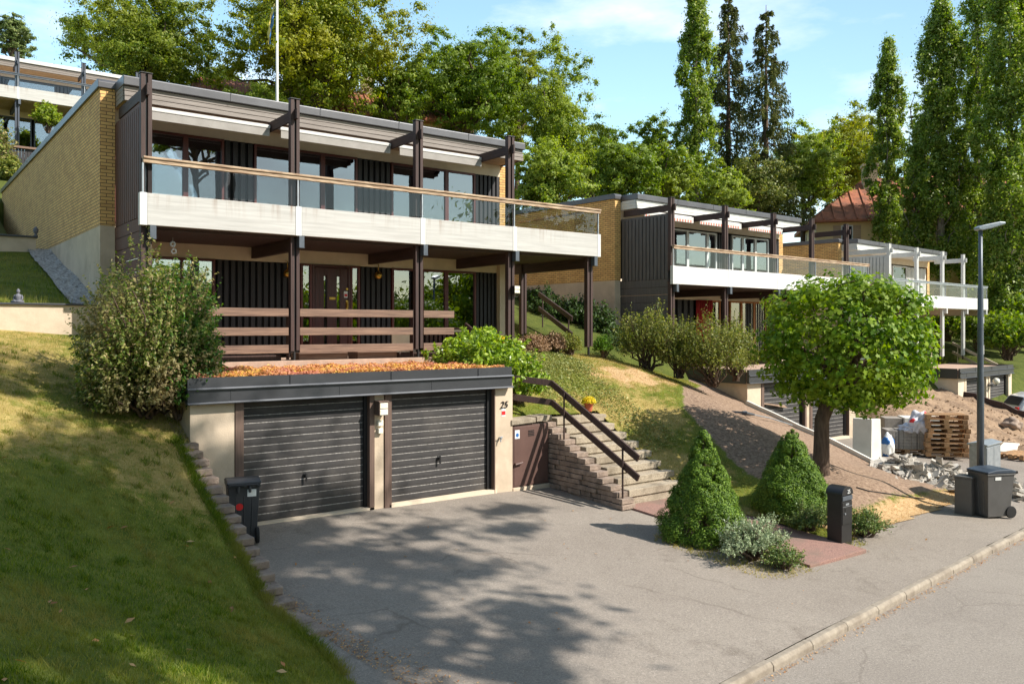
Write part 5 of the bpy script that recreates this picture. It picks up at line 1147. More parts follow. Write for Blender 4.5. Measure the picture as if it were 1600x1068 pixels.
# ================================================================== planting
def unit(a): return a / np.maximum(np.linalg.norm(a, axis=-1, keepdims=True), 1e-9)
DIAM = np.array([(0, -1), (.52, -.1), (0, 1), (-.52, -.1)])
MAPLE = np.array([(0, -.75), (.55, -.62), (.42, -.2), (1.0, .12), (.55, .35), (.32, .42), (0, 1.05), (-.32, .42), (-.55, .35), (-1.0, .12), (-.42, -.2), (-.55, -.62)])
def leaf_mesh(name, P, N, size, rng, mat, parent, shape=DIAM, jit=.6, tang=None):
    n = len(P); N = unit(N + rng.normal(0, jit, (n, 3)))
    t = tang if tang is not None else rng.normal(0, 1, (n, 3))
    t = unit(t - N * (t * N).sum(1, keepdims=True)); b = np.cross(N, t)
    s = (size * rng.uniform(.65, 1.3, n))[:, None, None] if np.isscalar(size) else size[:, None, None]
    k = len(shape)
    V = P[:, None, :] + (b[:, None, :] * shape[None, :, :1] + t[:, None, :] * shape[None, :, 1:]) * s
    # a fold along the midrib gives each leaf two tones
    V = V + N[:, None, :] * (np.abs(shape[None, :, :1]) * .25) * s
    return np_mesh(name, V.reshape(-1, 3), np.arange(n * k).reshape(n, k), mat, parent)
def clumped(rng, C, rad, per, flat=.75, origin=None, up=.35, shell=.45, soft=False):
    """leaf places and facing directions round clump centres C"""
    n = len(C); d = unit(rng.normal(0, 1, (n, per, 3))); r = rng.uniform(shell ** 3, 1, (n, per, 1)) ** (1 / 3)
    rad = np.broadcast_to(np.asarray(rad, float).reshape(-1, 1, 1), (n, 1, 1))
    if soft:
        r = np.abs(rng.normal(0, .62, (n, per, 1))); ax = unit(rng.normal(0, 1, (n, 1, 3)) * np.array([1, 1, .45])); d = d + ax * (d * ax).sum(-1, keepdims=True) * .9
    off = d * r * rad; off[..., 2] *= flat
    P = (C[:, None, :] + off).reshape(-1, 3); Nn = d.reshape(-1, 3)
    if origin is not None: Nn = Nn + .5 * unit(P - origin)
    Nn = Nn + np.array([0, 0, up])
    return P, Nn
def limb(mb, p, q, r0, r1, rng, sag=.12, n=5):
    p, q = np.array(p, float), np.array(q, float); L = np.linalg.norm(q - p); j = rng.normal(0, .06 * L, (n + 1, 3)); j[0] = 0; j[-1] = 0
    pts = [p + (q - p) * (i / n) + j[i] + np.array([0, 0, sag * L * math.sin(math.pi * i / n)]) * .5 for i in range(n + 1)]
    mb.tube([tuple(x) for x in pts], [r0 + (r1 - r0) * i / n for i in range(n + 1)], 6)
def broadleaf(name, label, cat, loc, H, rx, rz, nc, per, leaf, mat, seed, group=None, tr=.3, bark='bark', rc=.26, flat=.7, lobes=.25, core=.35, limbs=14, ry=None, tpow=1.0, soft=True):
    rng = np.random.default_rng(seed); t = thing(name, label, cat, loc, 0, group); cz = H - rz
    d = unit(rng.normal(0, 1, (nc, 3))); ph = rng.uniform(0, 6.28, 6)
    wob = 1 + lobes * (np.sin(d[:, 0] * 4 + ph[0]) * np.cos(d[:, 1] * 4 + ph[1]) + .7 * np.sin(d[:, 2] * 6 + d[:, 0] * 3 + ph[2]))
    r = rng.uniform(core ** 2, 1, nc) ** .5
    C = d * (r * wob)[:, None] * np.array([rx, ry or rx, rz]); C[:, 2] += cz
    if tpow != 1.0:
        f = np.clip((C[:, 2] - (cz - rz)) / (2 * rz), 0, 1); k = 1 - tpow * np.maximum(f - .35, 0); C[:, :2] *= k[:, None]
    P, N = clumped(rng, C, rx * rc * rng.uniform(.6, 1.4, nc), per, flat, np.array([0, 0, cz]), shell=.25, soft=soft)
    leaf_mesh('crown', P, N, leaf, rng, mat, t, jit=.42)
    mb = MB(); top = cz + rz * .45; sway = rng.normal(0, .02 * H, 2)
    mb.tube([(0, 0, -.6), (0, 0, .1), (sway[0] * .3, sway[1] * .3, H * .25), (sway[0], sway[1], top)], [tr * 1.35, tr, tr * .8, tr * .25], 9)
    for i in rng.choice(nc, min(limbs, nc), replace=False):
        q = C[i]; f = rng.uniform(.25, .7); z0 = max(.22 * H, (cz - rz) * .8) ; z0 = z0 + (min(q[2], top) - z0) * f * .8
        limb(mb, (sway[0] * z0 / top, sway[1] * z0 / top, z0), q, tr * .38, tr * .08, rng)
    mb.build('trunk', bark, t, smooth=True, fixn=False); return t
def twiggy(name, label, cat, loc, rx, ry, rz, nt, lpt, tl, leaf, mat, seed, group=None, up=.8, stem='bark', stems=7, base=.15, shell=.35, wild=.25, kind=None, jit=.5, dens=None, ground=None, sprig=0):
    """shrub made of leafy twigs rising from a few stems"""
    rng = np.random.default_rng(seed); t = thing(name, label, cat, loc, 0, group)
    d = unit(rng.normal(0, 1, (nt, 3))); d[:, 2] = np.abs(d[:, 2]) * 1.0 - base; d = unit(d)
    ph = rng.uniform(0, 6.28, 5); wob = 1 + wild * (np.sin(d[:, 0] * 5 + ph[0]) * np.cos(d[:, 1] * 5 + ph[1]) + .6 * np.sin(d[:, 2] * 8 + d[:, 1] * 4 + ph[2]))
    r = rng.uniform(shell ** 2, 1, nt) ** .5 * .9
    c0 = np.array([0, 0, rz * .36])
    S = d * (r * wob)[:, None] * np.array([rx, ry, rz * .64]) + c0
    tw = unit(d + np.array([0, 0, up]) + rng.normal(0, .35, (nt, 3))); L = tl * rng.uniform(.5, 1.4, nt)
    if sprig:
        k = rng.choice(nt, sprig, replace=False); L[k] *= 2.0; tw[k] = unit(tw[k] + np.array([0, 0, .8]))
    f = (np.arange(lpt) + .5) / lpt
    P = S[:, None, :] + tw[:, None, :] * (f[None, :, None] - .4) * L[:, None, None]
    side = unit(rng.normal(0, 1, (nt, lpt, 3))); P = P + side * leaf * .7
    N = side + .4 * tw[:, None, :] + np.array([0, 0, .5])
    P = P.reshape(-1, 3); N = N.reshape(-1, 3); ok = P[:, 2] > .02
    T = (tw[:, None, :] * .7 + side).reshape(-1, 3)
    leaf_mesh('foliage', P[ok], N[ok], leaf, rng, mat, t, jit=jit, tang=T[ok])
    # twigs as thin three sided slivers, stems as tubes
    a = unit(np.cross(tw, rng.normal(0, 1, (nt, 3)))); b = np.cross(tw, a); w = max(.004, leaf * .09); E = S + tw * (.55 * L)[:, None]; B0 = S - tw * (.45 * L)[:, None]
    V = np.stack([B0 + a * w, B0 - a * w * .5 + b * w * .87, B0 - a * w * .5 - b * w * .87, E], 1).reshape(-1, 3); i4 = np.arange(nt)[:, None] * 4
    F = np.concatenate([i4 + np.array([[0, 1, 3]]), i4 + np.array([[1, 2, 3]]), i4 + np.array([[2, 0, 3]])])
    mb = MB()
    for k in rng.choice(nt, min(nt, stems * 4), replace=False):
        q = S[k]; a0 = rng.normal(0, .06 * rx, 2); limb(mb, (a0[0], a0[1], -.1), q, .02 + .012 * rx, .006, rng, .1)
    o = len(V); V2 = np.array(mb.v); F2 = np.array([f_ for f_ in mb.f if len(f_) == 4]); 
    tri = np.concatenate([F, np.concatenate([F2[:, :3], F2[:, [0, 2, 3]]]) + o])
    np_mesh('twigs', np.concatenate([V, V2]), tri, stem, t)
    return t

G = lambda *a: [c(*x) for x in a]
M['oak'] = foliage('oak_leaves', G((70, 94, 26), (104, 124, 36), (148, 154, 56)), .46, patch=c(132, 140, 48), pscale=.22)
M['oaky'] = foliage('yellowing_leaves', G((86, 108, 26), (128, 142, 38), (172, 172, 58)), .46, patch=c(156, 154, 46), pscale=.22)
M['green'] = foliage('mid_green_leaves', G((70, 100, 28), (106, 132, 40), (150, 162, 62)), .46, patch=c(126, 144, 54), pscale=.25)
M['light'] = foliage('light_green_leaves', G((92, 120, 34), (132, 152, 50), (172, 178, 78)), .46, patch=c(148, 160, 70), pscale=.3)
M['poplar'] = foliage('poplar_leaves', G((86, 112, 36), (122, 144, 54), (168, 176, 92)), .46, spec=.4, rough=.45)
M['spruce'] = foliage('spruce_needles', G((74, 84, 42), (100, 108, 56), (132, 128, 76)), .25)
M['pine'] = foliage('pine_needles', G((78, 98, 48), (104, 120, 60), (134, 142, 78)), .25)
M['dwarf'] = foliage('dwarf_spruce_needles', G((56, 86, 14), (86, 116, 24), (124, 150, 42)), .14, rough=.6)
M['maple'] = foliage('maple_leaves', G((66, 102, 16), (98, 130, 26), (144, 166, 46)), .34, spec=.25, rough=.55, patch=c(128, 146, 38), pscale=.9)
M['bush'] = foliage('dry_bush_leaves', G((64, 90, 30), (104, 124, 48), (148, 150, 80), (180, 160, 118)), .38, patch=c(158, 142, 104), pscale=.5)
M['bushg'] = foliage('green_bush_leaves', G((44, 84, 30), (78, 118, 44), (120, 146, 62)), .35)
M['rhodo'] = foliage('rhododendron_leaves', G((96, 128, 34), (140, 166, 52), (184, 200, 84)), .35, spec=.6, rough=.35)
M['box'] = foliage('clipped_green', G((72, 112, 30), (104, 144, 40), (140, 172, 58)), .3)
M['boxo'] = foliage('clipped_olive', G((92, 104, 40), (128, 136, 54), (160, 156, 74)), .3)
M['boxd'] = foliage('dried_shrub', G((128, 100, 76), (166, 134, 104), (196, 164, 130)), .25)
M['juniper'] = foliage('silver_juniper', G((112, 128, 92), (148, 162, 122), (182, 192, 156)), .25)
M['junig'] = foliage('green_juniper', G((72, 96, 48), (104, 126, 66), (142, 150, 78)), .25)
M['wild'] = foliage('wild_shrub', G((82, 98, 36), (118, 128, 54), (160, 156, 80)), .35)
M['darkhedge'] = foliage('dark_hedge', G((44, 66, 30), (64, 88, 40), (90, 112, 56)), .25)
M['grass'] = foliage('grass_blades', G((62, 92, 16), (98, 120, 28), (146, 150, 56)), .4, patch=c(150, 142, 74), pscale=.6)
M['grassd'] = foliage('dry_grass_blades', G((132, 128, 50), (168, 154, 80), (200, 176, 112)), .3, patch=c(150, 144, 60), pscale=.8)
M['straw'] = foliage('straw', G((176, 136, 84), (206, 168, 112), (222, 190, 140)), .2)
M['sedum'] = foliage('sedum', G((150, 120, 66), (196, 128, 84), (214, 158, 84), (226, 192, 84)), .2, patch=c(190, 122, 98), pscale=1.4)
M['cover'] = foliage('ground_cover', G((104, 118, 62), (140, 146, 82), (168, 164, 98)), .25)
M['litter'] = foliage('dead_leaves', G((150, 96, 52), (190, 140, 84), (206, 170, 120)), .2)
M['flower'] = foliage('yellow_flowers', G((222, 190, 20), (240, 212, 40), (150, 170, 40)), .2)

def base_at(u, dep, H=HILL):
    p = at(u, 500, dep); p.z = float(H(p.x, p.y)); return p
def tree(u, dep, vt, vb, wpx, mat, seed, label, n=150, per=110, leaf=.2, cat='tree', name='tree', group='trees on the hillside', H=HILL, **kw):
    p = base_at(u, dep, H); zt_ = zat(vt, dep); zb_ = zat(vb, dep)
    rz = (zt_ - zb_) / 2; rx = wpx / 2 * dep / FPX * .9; kw['rc'] = kw.get('rc', .26) * .52; n = int(n * 3.2); kw.setdefault('lobes', .34); kw.setdefault('core', .15)
    return broadleaf(name, label, cat, p, zt_ - p.z, rx, rz * .94, n, int(per * 1.0), leaf * .5, M[mat], seed, group, tr=kw.pop('tr', .3), **kw)
# --- background trees
tree(225, 56, -18, 175, 235, 'oak', 1, 'large dense oak above the high house roof', n=260, per=150, leaf=.19, tr=.45, rc=.2)
tree(492, 54, -60, 190, 300, 'oaky', 2, 'large yellowing broad tree behind the flagpole', n=330, per=150, leaf=.19, tr=.5, rc=.19, limbs=24)
tree(628, 56, 95, 200, 110, 'light', 3, 'low light green tree tucked between the yellowing tree and its neighbour', n=90, per=120, leaf=.18)
tree(735, 58, 52, 225, 190, 'green', 4, 'rounded green tree over the right half of the roof', n=230, per=140, leaf=.19, tr=.35, rc=.2)
tree(805, 62, 62, 250, 100, 'oak', 44, 'narrow darker tree behind the birch', n=130, per=120, leaf=.18)
tree(868, 54, 78, 320, 110, 'light', 5, 'loose birch with drooping light green foliage', n=170, per=130, leaf=.15, name='birch', bark='barkg', rc=.28, flat=1.3, tr=.2)
tree(925, 60, 198, 330, 120, 'light', 6, 'pale green tree right of the birch', n=120, per=120, leaf=.18)
tree(855, 42, 225, 345, 130, 'light', 61, 'low yellowish tree behind the balcony corner', n=130, per=120, leaf=.15, tr=.2)
tree(975, 50, 215, 330, 110, 'green', 7, 'broad green tree behind the second house', n=120, per=120, leaf=.17)
tree(1022, 62, 180, 330, 90, 'green', 8, 'taller green tree left of the poplar by the second house', n=120, per=110, leaf=.18)
tree(1050, 52, 225, 330, 90, 'light', 9, 'light green tree low behind the second house roof', n=100, per=110, leaf=.17)
tree(1180, 56, 250, 345, 120, 'wild', 10, 'brownish scrubby tree below the two spruces', n=120, per=110, leaf=.16)
tree(1255, 66, 205, 340, 130, 'light', 11, 'yellow green tree between spruces and villa', n=150, per=120, leaf=.19)
tree(1310, 74, 190, 320, 130, 'oaky', 12, 'broad tree behind the villa chimney', n=150, per=120, leaf=.2)
tree(1345, 78, 172, 300, 100, 'oak', 13, 'dark green tree rising behind the villa roof', n=120, per=120, leaf=.2)
tree(1130, 50, 265, 350, 80, 'light', 14, 'bright low tree at the foot of the left poplar', n=80, per=110, leaf=.16)
tree(1440, 70, 150, 330, 60, 'poplar', 15, 'small loose tree between the two poplars', n=80, per=110, leaf=.18)
tree(645, 66, 120, 240, 120, 'oak', 16, 'dark tree far behind the roof middle', n=100, per=120, leaf=.2)
tree(340, 62, 105, 200, 120, 'oak', 17, 'dark green tree low behind the grey fascia', n=100, per=120, leaf=.2)
tree(410, 52, 140, 190, 110, 'light', 18, 'low yellow green shrub tree under the flagpole', n=70, per=110, leaf=.15, tr=.12)
# --- poplars
def poplar(u, dep, vt, vb, wpx, seed, label, n=170, per=120, leaf=.17, H=HILL, ph=.28):
    rngp = np.random.default_rng(seed); p = base_at(u, dep, H); zt_ = zat(vt, dep) - p.z; zb_ = max(1.0, zat(vb, dep) - p.z); R0 = wpx / 2 * dep / FPX * .78; n = int(n * 2.2); leaf *= .56; per = int(per * 1.1); ph *= .62
    t = thing('poplar', label, 'poplar tree', p, 0, 'tall slender poplars')
    f = rngp.uniform(0, 1, n) ** .9; prof = np.interp(f, [0, .12, .4, .7, .9, 1], [.65, .95, 1, .8, .5, .12]); a = rngp.uniform(0, 6.28, n); ph0 = rngp.uniform(0, 6.28)
    r = R0 * prof * rngp.uniform(.2, 1, n) ** .5 * (1 + .4 * np.sin(f * 17 + ph0 + a * 2)); C = np.stack([r * np.cos(a), r * np.sin(a), zb_ + (zt_ - zb_) * f], 1)
    P, N = clumped(rngp, C, R0 * ph * rngp.uniform(.7, 1.5, n), per, 1.7, None, .15, soft=True)
    leaf_mesh('crown', P, N, leaf, rngp, M['poplar'], t, jit=.4)
    mb = MB(); mb.tube([(0, 0, -.5), (0, 0, zt_ * .4), (0, 0, zt_ * .96)], [.32, .22, .03], 8)
    for i in range(26): k = rngp.integers(n); q = C[k]; z0 = max(.6, q[2] - 2.4 - r[k]); limb(mb, (0, 0, z0), q, .06, .015, rngp, -.05)
    mb.build('trunk', 'barkg', t, smooth=True, fixn=False)
poplar(1088, 56, -50, 320, 66, 31, 'tall poplar left of the two spruces', n=230)
poplar(1388, 60, 66, 420, 64, 32, 'shorter poplar in front of the villa chimney', n=220)
poplar(1470, 56, 0, 430, 92, 33, 'tall poplar in front of the villa right end', n=330, per=120)
poplar(1527, 60, -70, 470, 80, 34, 'dark poplar left of the lamp post', n=260)
poplar(1578, 52, -90, 520, 110, 35, 'broadest poplar beyond the lamp post', n=420)
poplar(1640, 54, -60, 560, 100, 36, 'poplar at the frame edge beyond the parked car', n=300)
poplar(1165, 60, 250, 330, 40, 37, 'thin young poplar below the right spruce', n=70)
poplar(1432, 57, 230, 420, 50, 38, 'thin poplar between the two tall poplars', n=110)
# --- spruces
def spruce(u, dep, vt, vb, wpx, seed, label, mat='spruce'):
    rg = np.random.default_rng(seed); p = base_at(u, dep); Ht = zat(vt, dep) - p.z; z0 = max(1.5, zat(vb, dep) - p.z); R0 = wpx / 2 * dep / FPX
    t = thing('spruce', label, 'spruce tree', p, 0, 'tall gappy spruces'); mb = MB(); mb.tube([(0, 0, -.5), (0, 0, Ht * .5), (0, 0, Ht)], [.3, .2, .02], 8); Ps = []; Ts = []
    z = z0
    while z < Ht - .3:
        f = (z - z0) / (Ht - z0); L = 1.25 * R0 * (1 - f) ** .62 * rg.uniform(.6, 1.2) + .2
        for k in range(rg.integers(4, 7)):
            a = rg.uniform(0, 6.28); l = L * rg.uniform(.55, 1.15); dr = np.array([math.cos(a), math.sin(a), 0.0]); nb = 7
            pts = [np.array([0, 0, z]) + dr * l * s_ + np.array([0, 0, -.35 * l * s_ + .28 * l * s_ ** 3]) for s_ in np.linspace(0, 1, nb)]
            mb.tube([tuple(x) for x in pts], [.05, .035, .03, .025, .02, .015, .008], 4, cap=False)
            m = int(22 + 44 * l); s_ = rg.uniform(.25, 1, m) ** .8; b = np.array([0, 0, z]) + dr * (l * s_)[:, None] + np.stack([0 * s_, 0 * s_, -.35 * l * s_ + .28 * l * s_ ** 3], 1)
            sd = np.array([-dr[1], dr[0], 0]); w_ = rg.uniform(-1, 1, m) * .16 * l * (1.1 - s_); b = b + sd * w_[:, None] + np.stack([0 * s_, 0 * s_, -rg.uniform(0, .75, m)], 1) * np.minimum(1, l / 1.6)
            Ps.append(b); Ts.append(dr * .5 + np.array([0, 0, -.8]) + sd * np.sign(w_)[:, None] * .4)
        z += rg.uniform(.22, .45)
    P = np.concatenate(Ps); T = np.concatenate(Ts); leaf_mesh('crown', P, rg.normal(0, 1, P.shape), .15, rg, M[mat], t, shape=DIAM * np.array([.55, 1.0]), tang=T)
    mb.build('trunk', 'bark', t, smooth=True, fixn=False)
spruce(1138, 62, -12, 330, 90, 41, 'spruce close behind the left poplar')
spruce(1197, 60, 8, 330, 100, 42, 'dark spruce with bare trunk standing clear against the sky')
tree(22, 62, 22, 95, 66, 'pine', 43, 'pine crown above the high house at the far left', n=60, per=160, leaf=.16, name='pine', flat=.5, tr=.25, rc=.3)
# --- street trees behind the viewer: they shade the lawn and drive and show in the windows
TA = 'trees across the street'
broadleaf('street_tree', 'tall tree across the street shading the drive', 'tree', (12.8, -2.7, -.6), 20.0, 5.6, 3.4, 125, 310, .15, M['green'], 151, TA, tr=.26, rc=.12, lobes=.3, ry=4.4, limbs=30, flat=.55, core=.1)
broadleaf('street_tree', 'tall tree across the street shading the lawn', 'tree', (9.6, -5.4, -.6), 24.5, 8.0, 3.6, 74, 280, .13, M['oak'], 52, TA, tr=.3, rc=.115, lobes=.45, limbs=16, flat=.6, core=.1, soft=False)
for i, (x, y, h_, r_, m_) in enumerate(((24, -16, 7, 4.2, 'oak'), (40, -14, 14, 5, 'green'), (-6, -14, 13, 5, 'green'), (43, -20, 11, 5, 'oak'), (4, -22, 11, 5, 'oak'), (14, -24, 8.5, 5.5, 'green'), (-16, -24, 12, 6, 'oak'), (28, -30, 8.5, 6, 'green'), (56, -24, 12, 6, 'green'), (8, -27, 8, 5, 'oak'), (20, -27, 8.5, 5, 'green'), (35, -28, 8.5, 5, 'oak'), (46, -31, 9, 5, 'green'))):
    broadleaf('street_tree', ['dark tree across the street opposite the drive', 'broad tree across the street opposite the second house', 'tree across the street opposite the lawn', 'tree across the street opposite the third house', 'round tree behind the street trees, darker of two', 'round tree behind the street trees, lighter of two', 'farthest tree down the street on the lawn side', 'tall back tree across the street opposite the second house', 'farthest tree up the street', 'low back tree across the street behind the round trees', 'low green tree far across the street opposite the garage', 'low dark tree far across the street opposite the second garage', 'low tree far across the street opposite the pallets'][i], 'tree', (x, y, -1), h_, r_, h_ * .36, 110, 90, .24, M[m_], 55 + i, TA, tr=.3)

# --- round pollarded maple
p = gp(1283, 737, SLOPE); rng = np.random.default_rng(71); t = thing('maple', 'round clipped maple with dense green globe crown on the soil bank', 'maple tree', (p.x, p.y, p.z))
DM = (p.x * SF + p.y * CF); ctr = at(1319, 537, DM + .1); cx, cy, cz = ctr.x - p.x, ctr.y - p.y, ctr.z - p.z; rx = 134 * DM / FPX; rz = 116 * DM / FPX
n = 640; d = unit(rng.normal(0, 1, (n, 3))); r = rng.uniform(.45, 1, n) ** .5
d = d / (np.abs(d) ** 2.7).sum(1, keepdims=True) ** (1 / 2.7); C = d * r[:, None] * np.array([rx * .9, rx * .9, rz * .9]) * (1 + .07 * np.sin(d[:, :1] * 7 + 1) * np.cos(d[:, 1:2] * 6)); lowm = C[:, 2] < -rz * .72; C[lowm, 2] = -rz * .72 + rng.uniform(-.16, .12, lowm.sum()); C += np.array([cx, cy, cz])
P, N = clumped(rng, C, rx * .15 * rng.uniform(.7, 1.3, n), 22, .8, np.array([cx, cy, cz]), up=.5, shell=.2)
leaf_mesh('crown', P, N, .062, rng, M['maple'], t, shape=MAPLE, jit=.45)
mb = MB(); hb = cz - rz * .55; mb.tube([(0, 0, -.4), (0, 0, .1), (.03, 0, hb * .6), (cx * .6, cy * .6, hb), (cx, cy, hb + .5)], [.24, .19, .165, .18, .12], 12)
for i in range(26): limb(mb, (cx * .7, cy * .7, hb + rng.uniform(-.05, .4)), C[rng.integers(n)], .06, .012, rng)
mb.build('trunk', 'bark', t, smooth=True, fixn=False)
# --- two conical dwarf spruces
def cone_spruce(label, p, Hh_, Rr, seed):
    rg = np.random.default_rng(seed); t = thing('conical_spruce', label, 'dwarf spruce', p, 0, 'conical dwarf spruces flanking the path')
    n = 560; f = 1 - rg.uniform(0, 1, n) ** .55; f = np.clip(f, 0, .985); a = rg.uniform(0, 6.28, n); prof = np.interp(f, [0, .05, .12, .5, .8, 1], [.86, .97, 1, .58, .25, .02])
    r = Rr * prof * (1 + .09 * np.sin(a * 3 + f * 9 + seed) + .05 * np.sin(a * 7 - f * 16)) * .84; C = np.stack([r * np.cos(a), r * np.sin(a), .04 + f * Hh_ * .95], 1)
    out = np.stack([np.cos(a), np.sin(a), .45 + 0 * a], 1); rad = (.055 + .105 * (1 - f)) * Rr / .72 * rg.uniform(.6, 1.4, n)
    per = 130; d = unit(rg.normal(0, 1, (n, per, 3)) + out[:, None, :] * 1.0); P = C[:, None, :] + d * rad[:, None, None] * rg.uniform(.7, 1.08, (n, per, 1))
    P = P.reshape(-1, 3); N = d.reshape(-1, 3); ok = P[:, 2] > .0
    leaf_mesh('crown', P[ok], N[ok] + np.array([0, 0, .2]), .021, rg, M['dwarf'], t, shape=DIAM * np.array([.8, 1.0]), jit=.28)
    mb = MB(); mb.tube([(0, 0, -.1), (0, 0, Hh_ * .9)], [.07, .01], 7)
    k = 40
    for i in rg.choice(n, k, replace=False): limb(mb, (0, 0, C[i][2] * .8), C[i], .015, .005, rg)
    mb.build('trunk', 'bark', t, fixn=False)
p1 = gp(1099, 842); d1 = p1.x * SF + p1.y * CF; cone_spruce('conical dwarf spruce nearer the drive on the left of the path', p1, (842 - 668) * d1 / FPX, 64 * d1 / FPX, 5)
p2 = gp(1237, 800, SLOPE); d2 = p2.x * SF + p2.y * CF; cone_spruce('conical dwarf spruce right of the path under the round maple', p2, (800 - 664) * d2 / FPX, 58 * d2 / FPX, 8)
# --- shrubs
def shrub(u, v, dep, wpx, hpx, mat, seed, label, name='shrub', cat='shrub', nt=500, lpt=8, leaf=.03, tl=.22, H=None, **kw):
    if H is not None: p = gp(u, v, H)
    else: p = at(u, v, dep)
    dd = p.x * SF + p.y * CF; rx = wpx / 2 * dd / FPX; rz = hpx * dd / FPX
    return twiggy(name, label, cat, p, rx, kw.pop('ry', rx), rz, nt, lpt, tl, leaf, M[mat], seed, **kw)
shrub(228, 652, 14.4, 205, 280, 'bush', 81, 'big untidy bush with browning top beside the garage roof', nt=4200, lpt=12, leaf=.034, tl=.34, wild=.16, stems=9, sprig=220, base=.6)
shrub(282, 645, 14.5, 125, 250, 'bushg', 82, 'greener bush overhanging the left end of the garage roof', nt=1700, lpt=12, leaf=.034, tl=.32, wild=.14, sprig=70, base=.6)
shrub(752, 592, 19.6, 150, 84, 'rhodo', 83, 'bright green rhododendron at the right end of the flowering roof', nt=760, lpt=10, leaf=.055, tl=.16, up=.9, base=.3)
shrub(812, 622, 19.6, 84, 70, 'rhodo', 84, 'bright rhododendron spilling over the garage corner', nt=330, lpt=10, leaf=.055, tl=.16, up=.8, base=.5, wild=.3)
CS = 'clipped shrubs under the balcony'
shrub(833, 560, 23.5, 56, 42, 'boxd', 85, 'dried brown clipped shrub, larger of the pair by the post', nt=900, lpt=8, leaf=.022, tl=.12, wild=.05, group=CS)
shrub(866, 557, 24.2, 40, 42, 'boxd', 86, 'dried brown clipped shrub touching the olive one', nt=600, lpt=8, leaf=.022, tl=.12, wild=.05, group=CS)
shrub(889, 556, 24.8, 44, 38, 'boxo', 87, 'olive green clipped shrub right of the dried pair', nt=600, lpt=8, leaf=.022, tl=.12, wild=.05, group=CS)
shrub(942, 557, 25.4, 34, 36, 'box', 88, 'bright green clipped ball shrub right of the corner post', nt=600, lpt=8, leaf=.022, tl=.12, wild=.05, group=CS)
shrub(962, 560, 27.5, 60, 40, 'darkhedge', 89, 'dark shrub against the second house plinth', nt=400, lpt=8, leaf=.04)
for i, (u, v, dp, w_, h_) in enumerate(((858, 512, 31, 80, 58), (900, 520, 30.5, 70, 58), (938, 540, 29.5, 60, 66), (830, 490, 34, 60, 40))):
    shrub(u, v, dp, w_, h_, 'darkhedge', 90 + i, ['dark green hedge bush behind the brown handrail', 'dark hedge bush in front of the second house plinth', 'dark low hedge bush left of the brick corner', 'dark hedge bush seen under the balcony'][i], nt=420, lpt=9, leaf=.06, tl=.3, group='dark hedge bushes between the houses')
WS = 'wild shrubs in front of the second house'
for i, (u, v, dp, w_, h_) in enumerate(((1010, 575, 25.5, 100, 100), (1060, 585, 24.8, 80, 92), (1115, 598, 24.2, 110, 105), (1150, 590, 25.2, 60, 90))):
    shrub(u, v, dp, w_, h_, 'wild', 100 + i, ['feathery olive shrub left in the row before the second house', 'feathery olive shrub with tall sprigs before the red curtain', 'broad feathery olive shrub beside the soil bank', 'olive shrub half behind the maple crown'][i], nt=800, lpt=10, leaf=.036, tl=.4, wild=.25, up=1.3, sprig=60, group=WS, base=.25)
shrub(1175, 872, 0, 150, 62, 'juniper', 110, 'silvery juniper spreading in front of the left dwarf spruce', H=D, nt=700, lpt=11, leaf=.022, tl=.2, ry=.5, wild=.3, up=.5)
shrub(1224, 888, 0, 62, 36, 'junig', 111, 'small green juniper at the end of the red path', H=D, nt=260, lpt=10, leaf=.022, tl=.18, wild=.3, up=.4)
shrub(1265, 828, 0, 90, 40, 'junig', 112, 'green juniper between the right dwarf spruce and mailbox', H=SLOPE, nt=420, lpt=11, leaf=.024, tl=.2, ry=.4, wild=.3, up=.4)
shrub(1350, 836, 0, 72, 44, 'junig', 113, 'green juniper behind the mailbox foot', H=SLOPE, nt=420, lpt=11, leaf=.022, tl=.2, ry=.4, wild=.3, up=.4)
shrub(75, 205, 44, 40, 42, 'light', 114, 'rose bush on the high terrace behind the brick wall', nt=240, lpt=9, leaf=.09, tl=.4)
for i, (u, v, w_, h_) in enumerate(((-4, 300, 50, 120), (18, 290, 34, 40), (4, 365, 24, 60))):
    shrub(u, v, 38 - i, w_, h_, 'wild' if i else 'bush', 115 + i, ['overgrown shrub at the far left behind the wall', 'low shrub before the timber steps', 'green shrub at the far left above the upper wall'][i], nt=360, lpt=9, leaf=.08, tl=.45)
for i, (u, v, dp, w_, h_) in enumerate(((1575, 560, 46, 90, 70), (1530, 545, 50, 70, 60), (1480, 530, 52, 60, 60), (1600, 540, 50, 80, 80))):
    shrub(u, v, dp, w_, h_, 'green', 120 + i, ['leafy shrub right of the lamp post above the garage', 'leafy shrub behind the white balcony posts', 'leafy shrub under the white balcony', 'leafy shrub at the frame edge under the poplars'][i], nt=420, lpt=9, leaf=.12, tl=.6, group='leafy shrubs beyond the cream garage')
# flower pots
def pot(u, v, H, label, s=1.0, dep=None):
    p = gp(u, v, H) if dep is None else at(u, v, dep); t = thing('flower_pot', label, 'flower pot', p); mb = MB(); mb.lathe([(.07 * s, 0), (.10 * s, .15 * s), (.115 * s, .15 * s), (.115 * s, .19 * s), (.09 * s, .19 * s)], 0, 0, 16); mb.build('pot', 'terracotta', t)
    rg = np.random.default_rng(3); d = unit(rg.normal(0, 1, (900, 3))); d[:, 2] = np.abs(d[:, 2]); P = d * np.array([.17, .17, .15]) * s * rg.uniform(.8, 1.05, (900, 1)) + np.array([0, 0, .19 * s]); leaf_mesh('flowers', P, d, .02 * s, rg, M['flower'], t)
pot(920, 642, SLOPE, 'terracotta pot of yellow flowers beside the concrete stair', 1.05)
pot(784, 546, None, 'pot of yellow flowers at the house corner pillar', 1.1, 22.6)

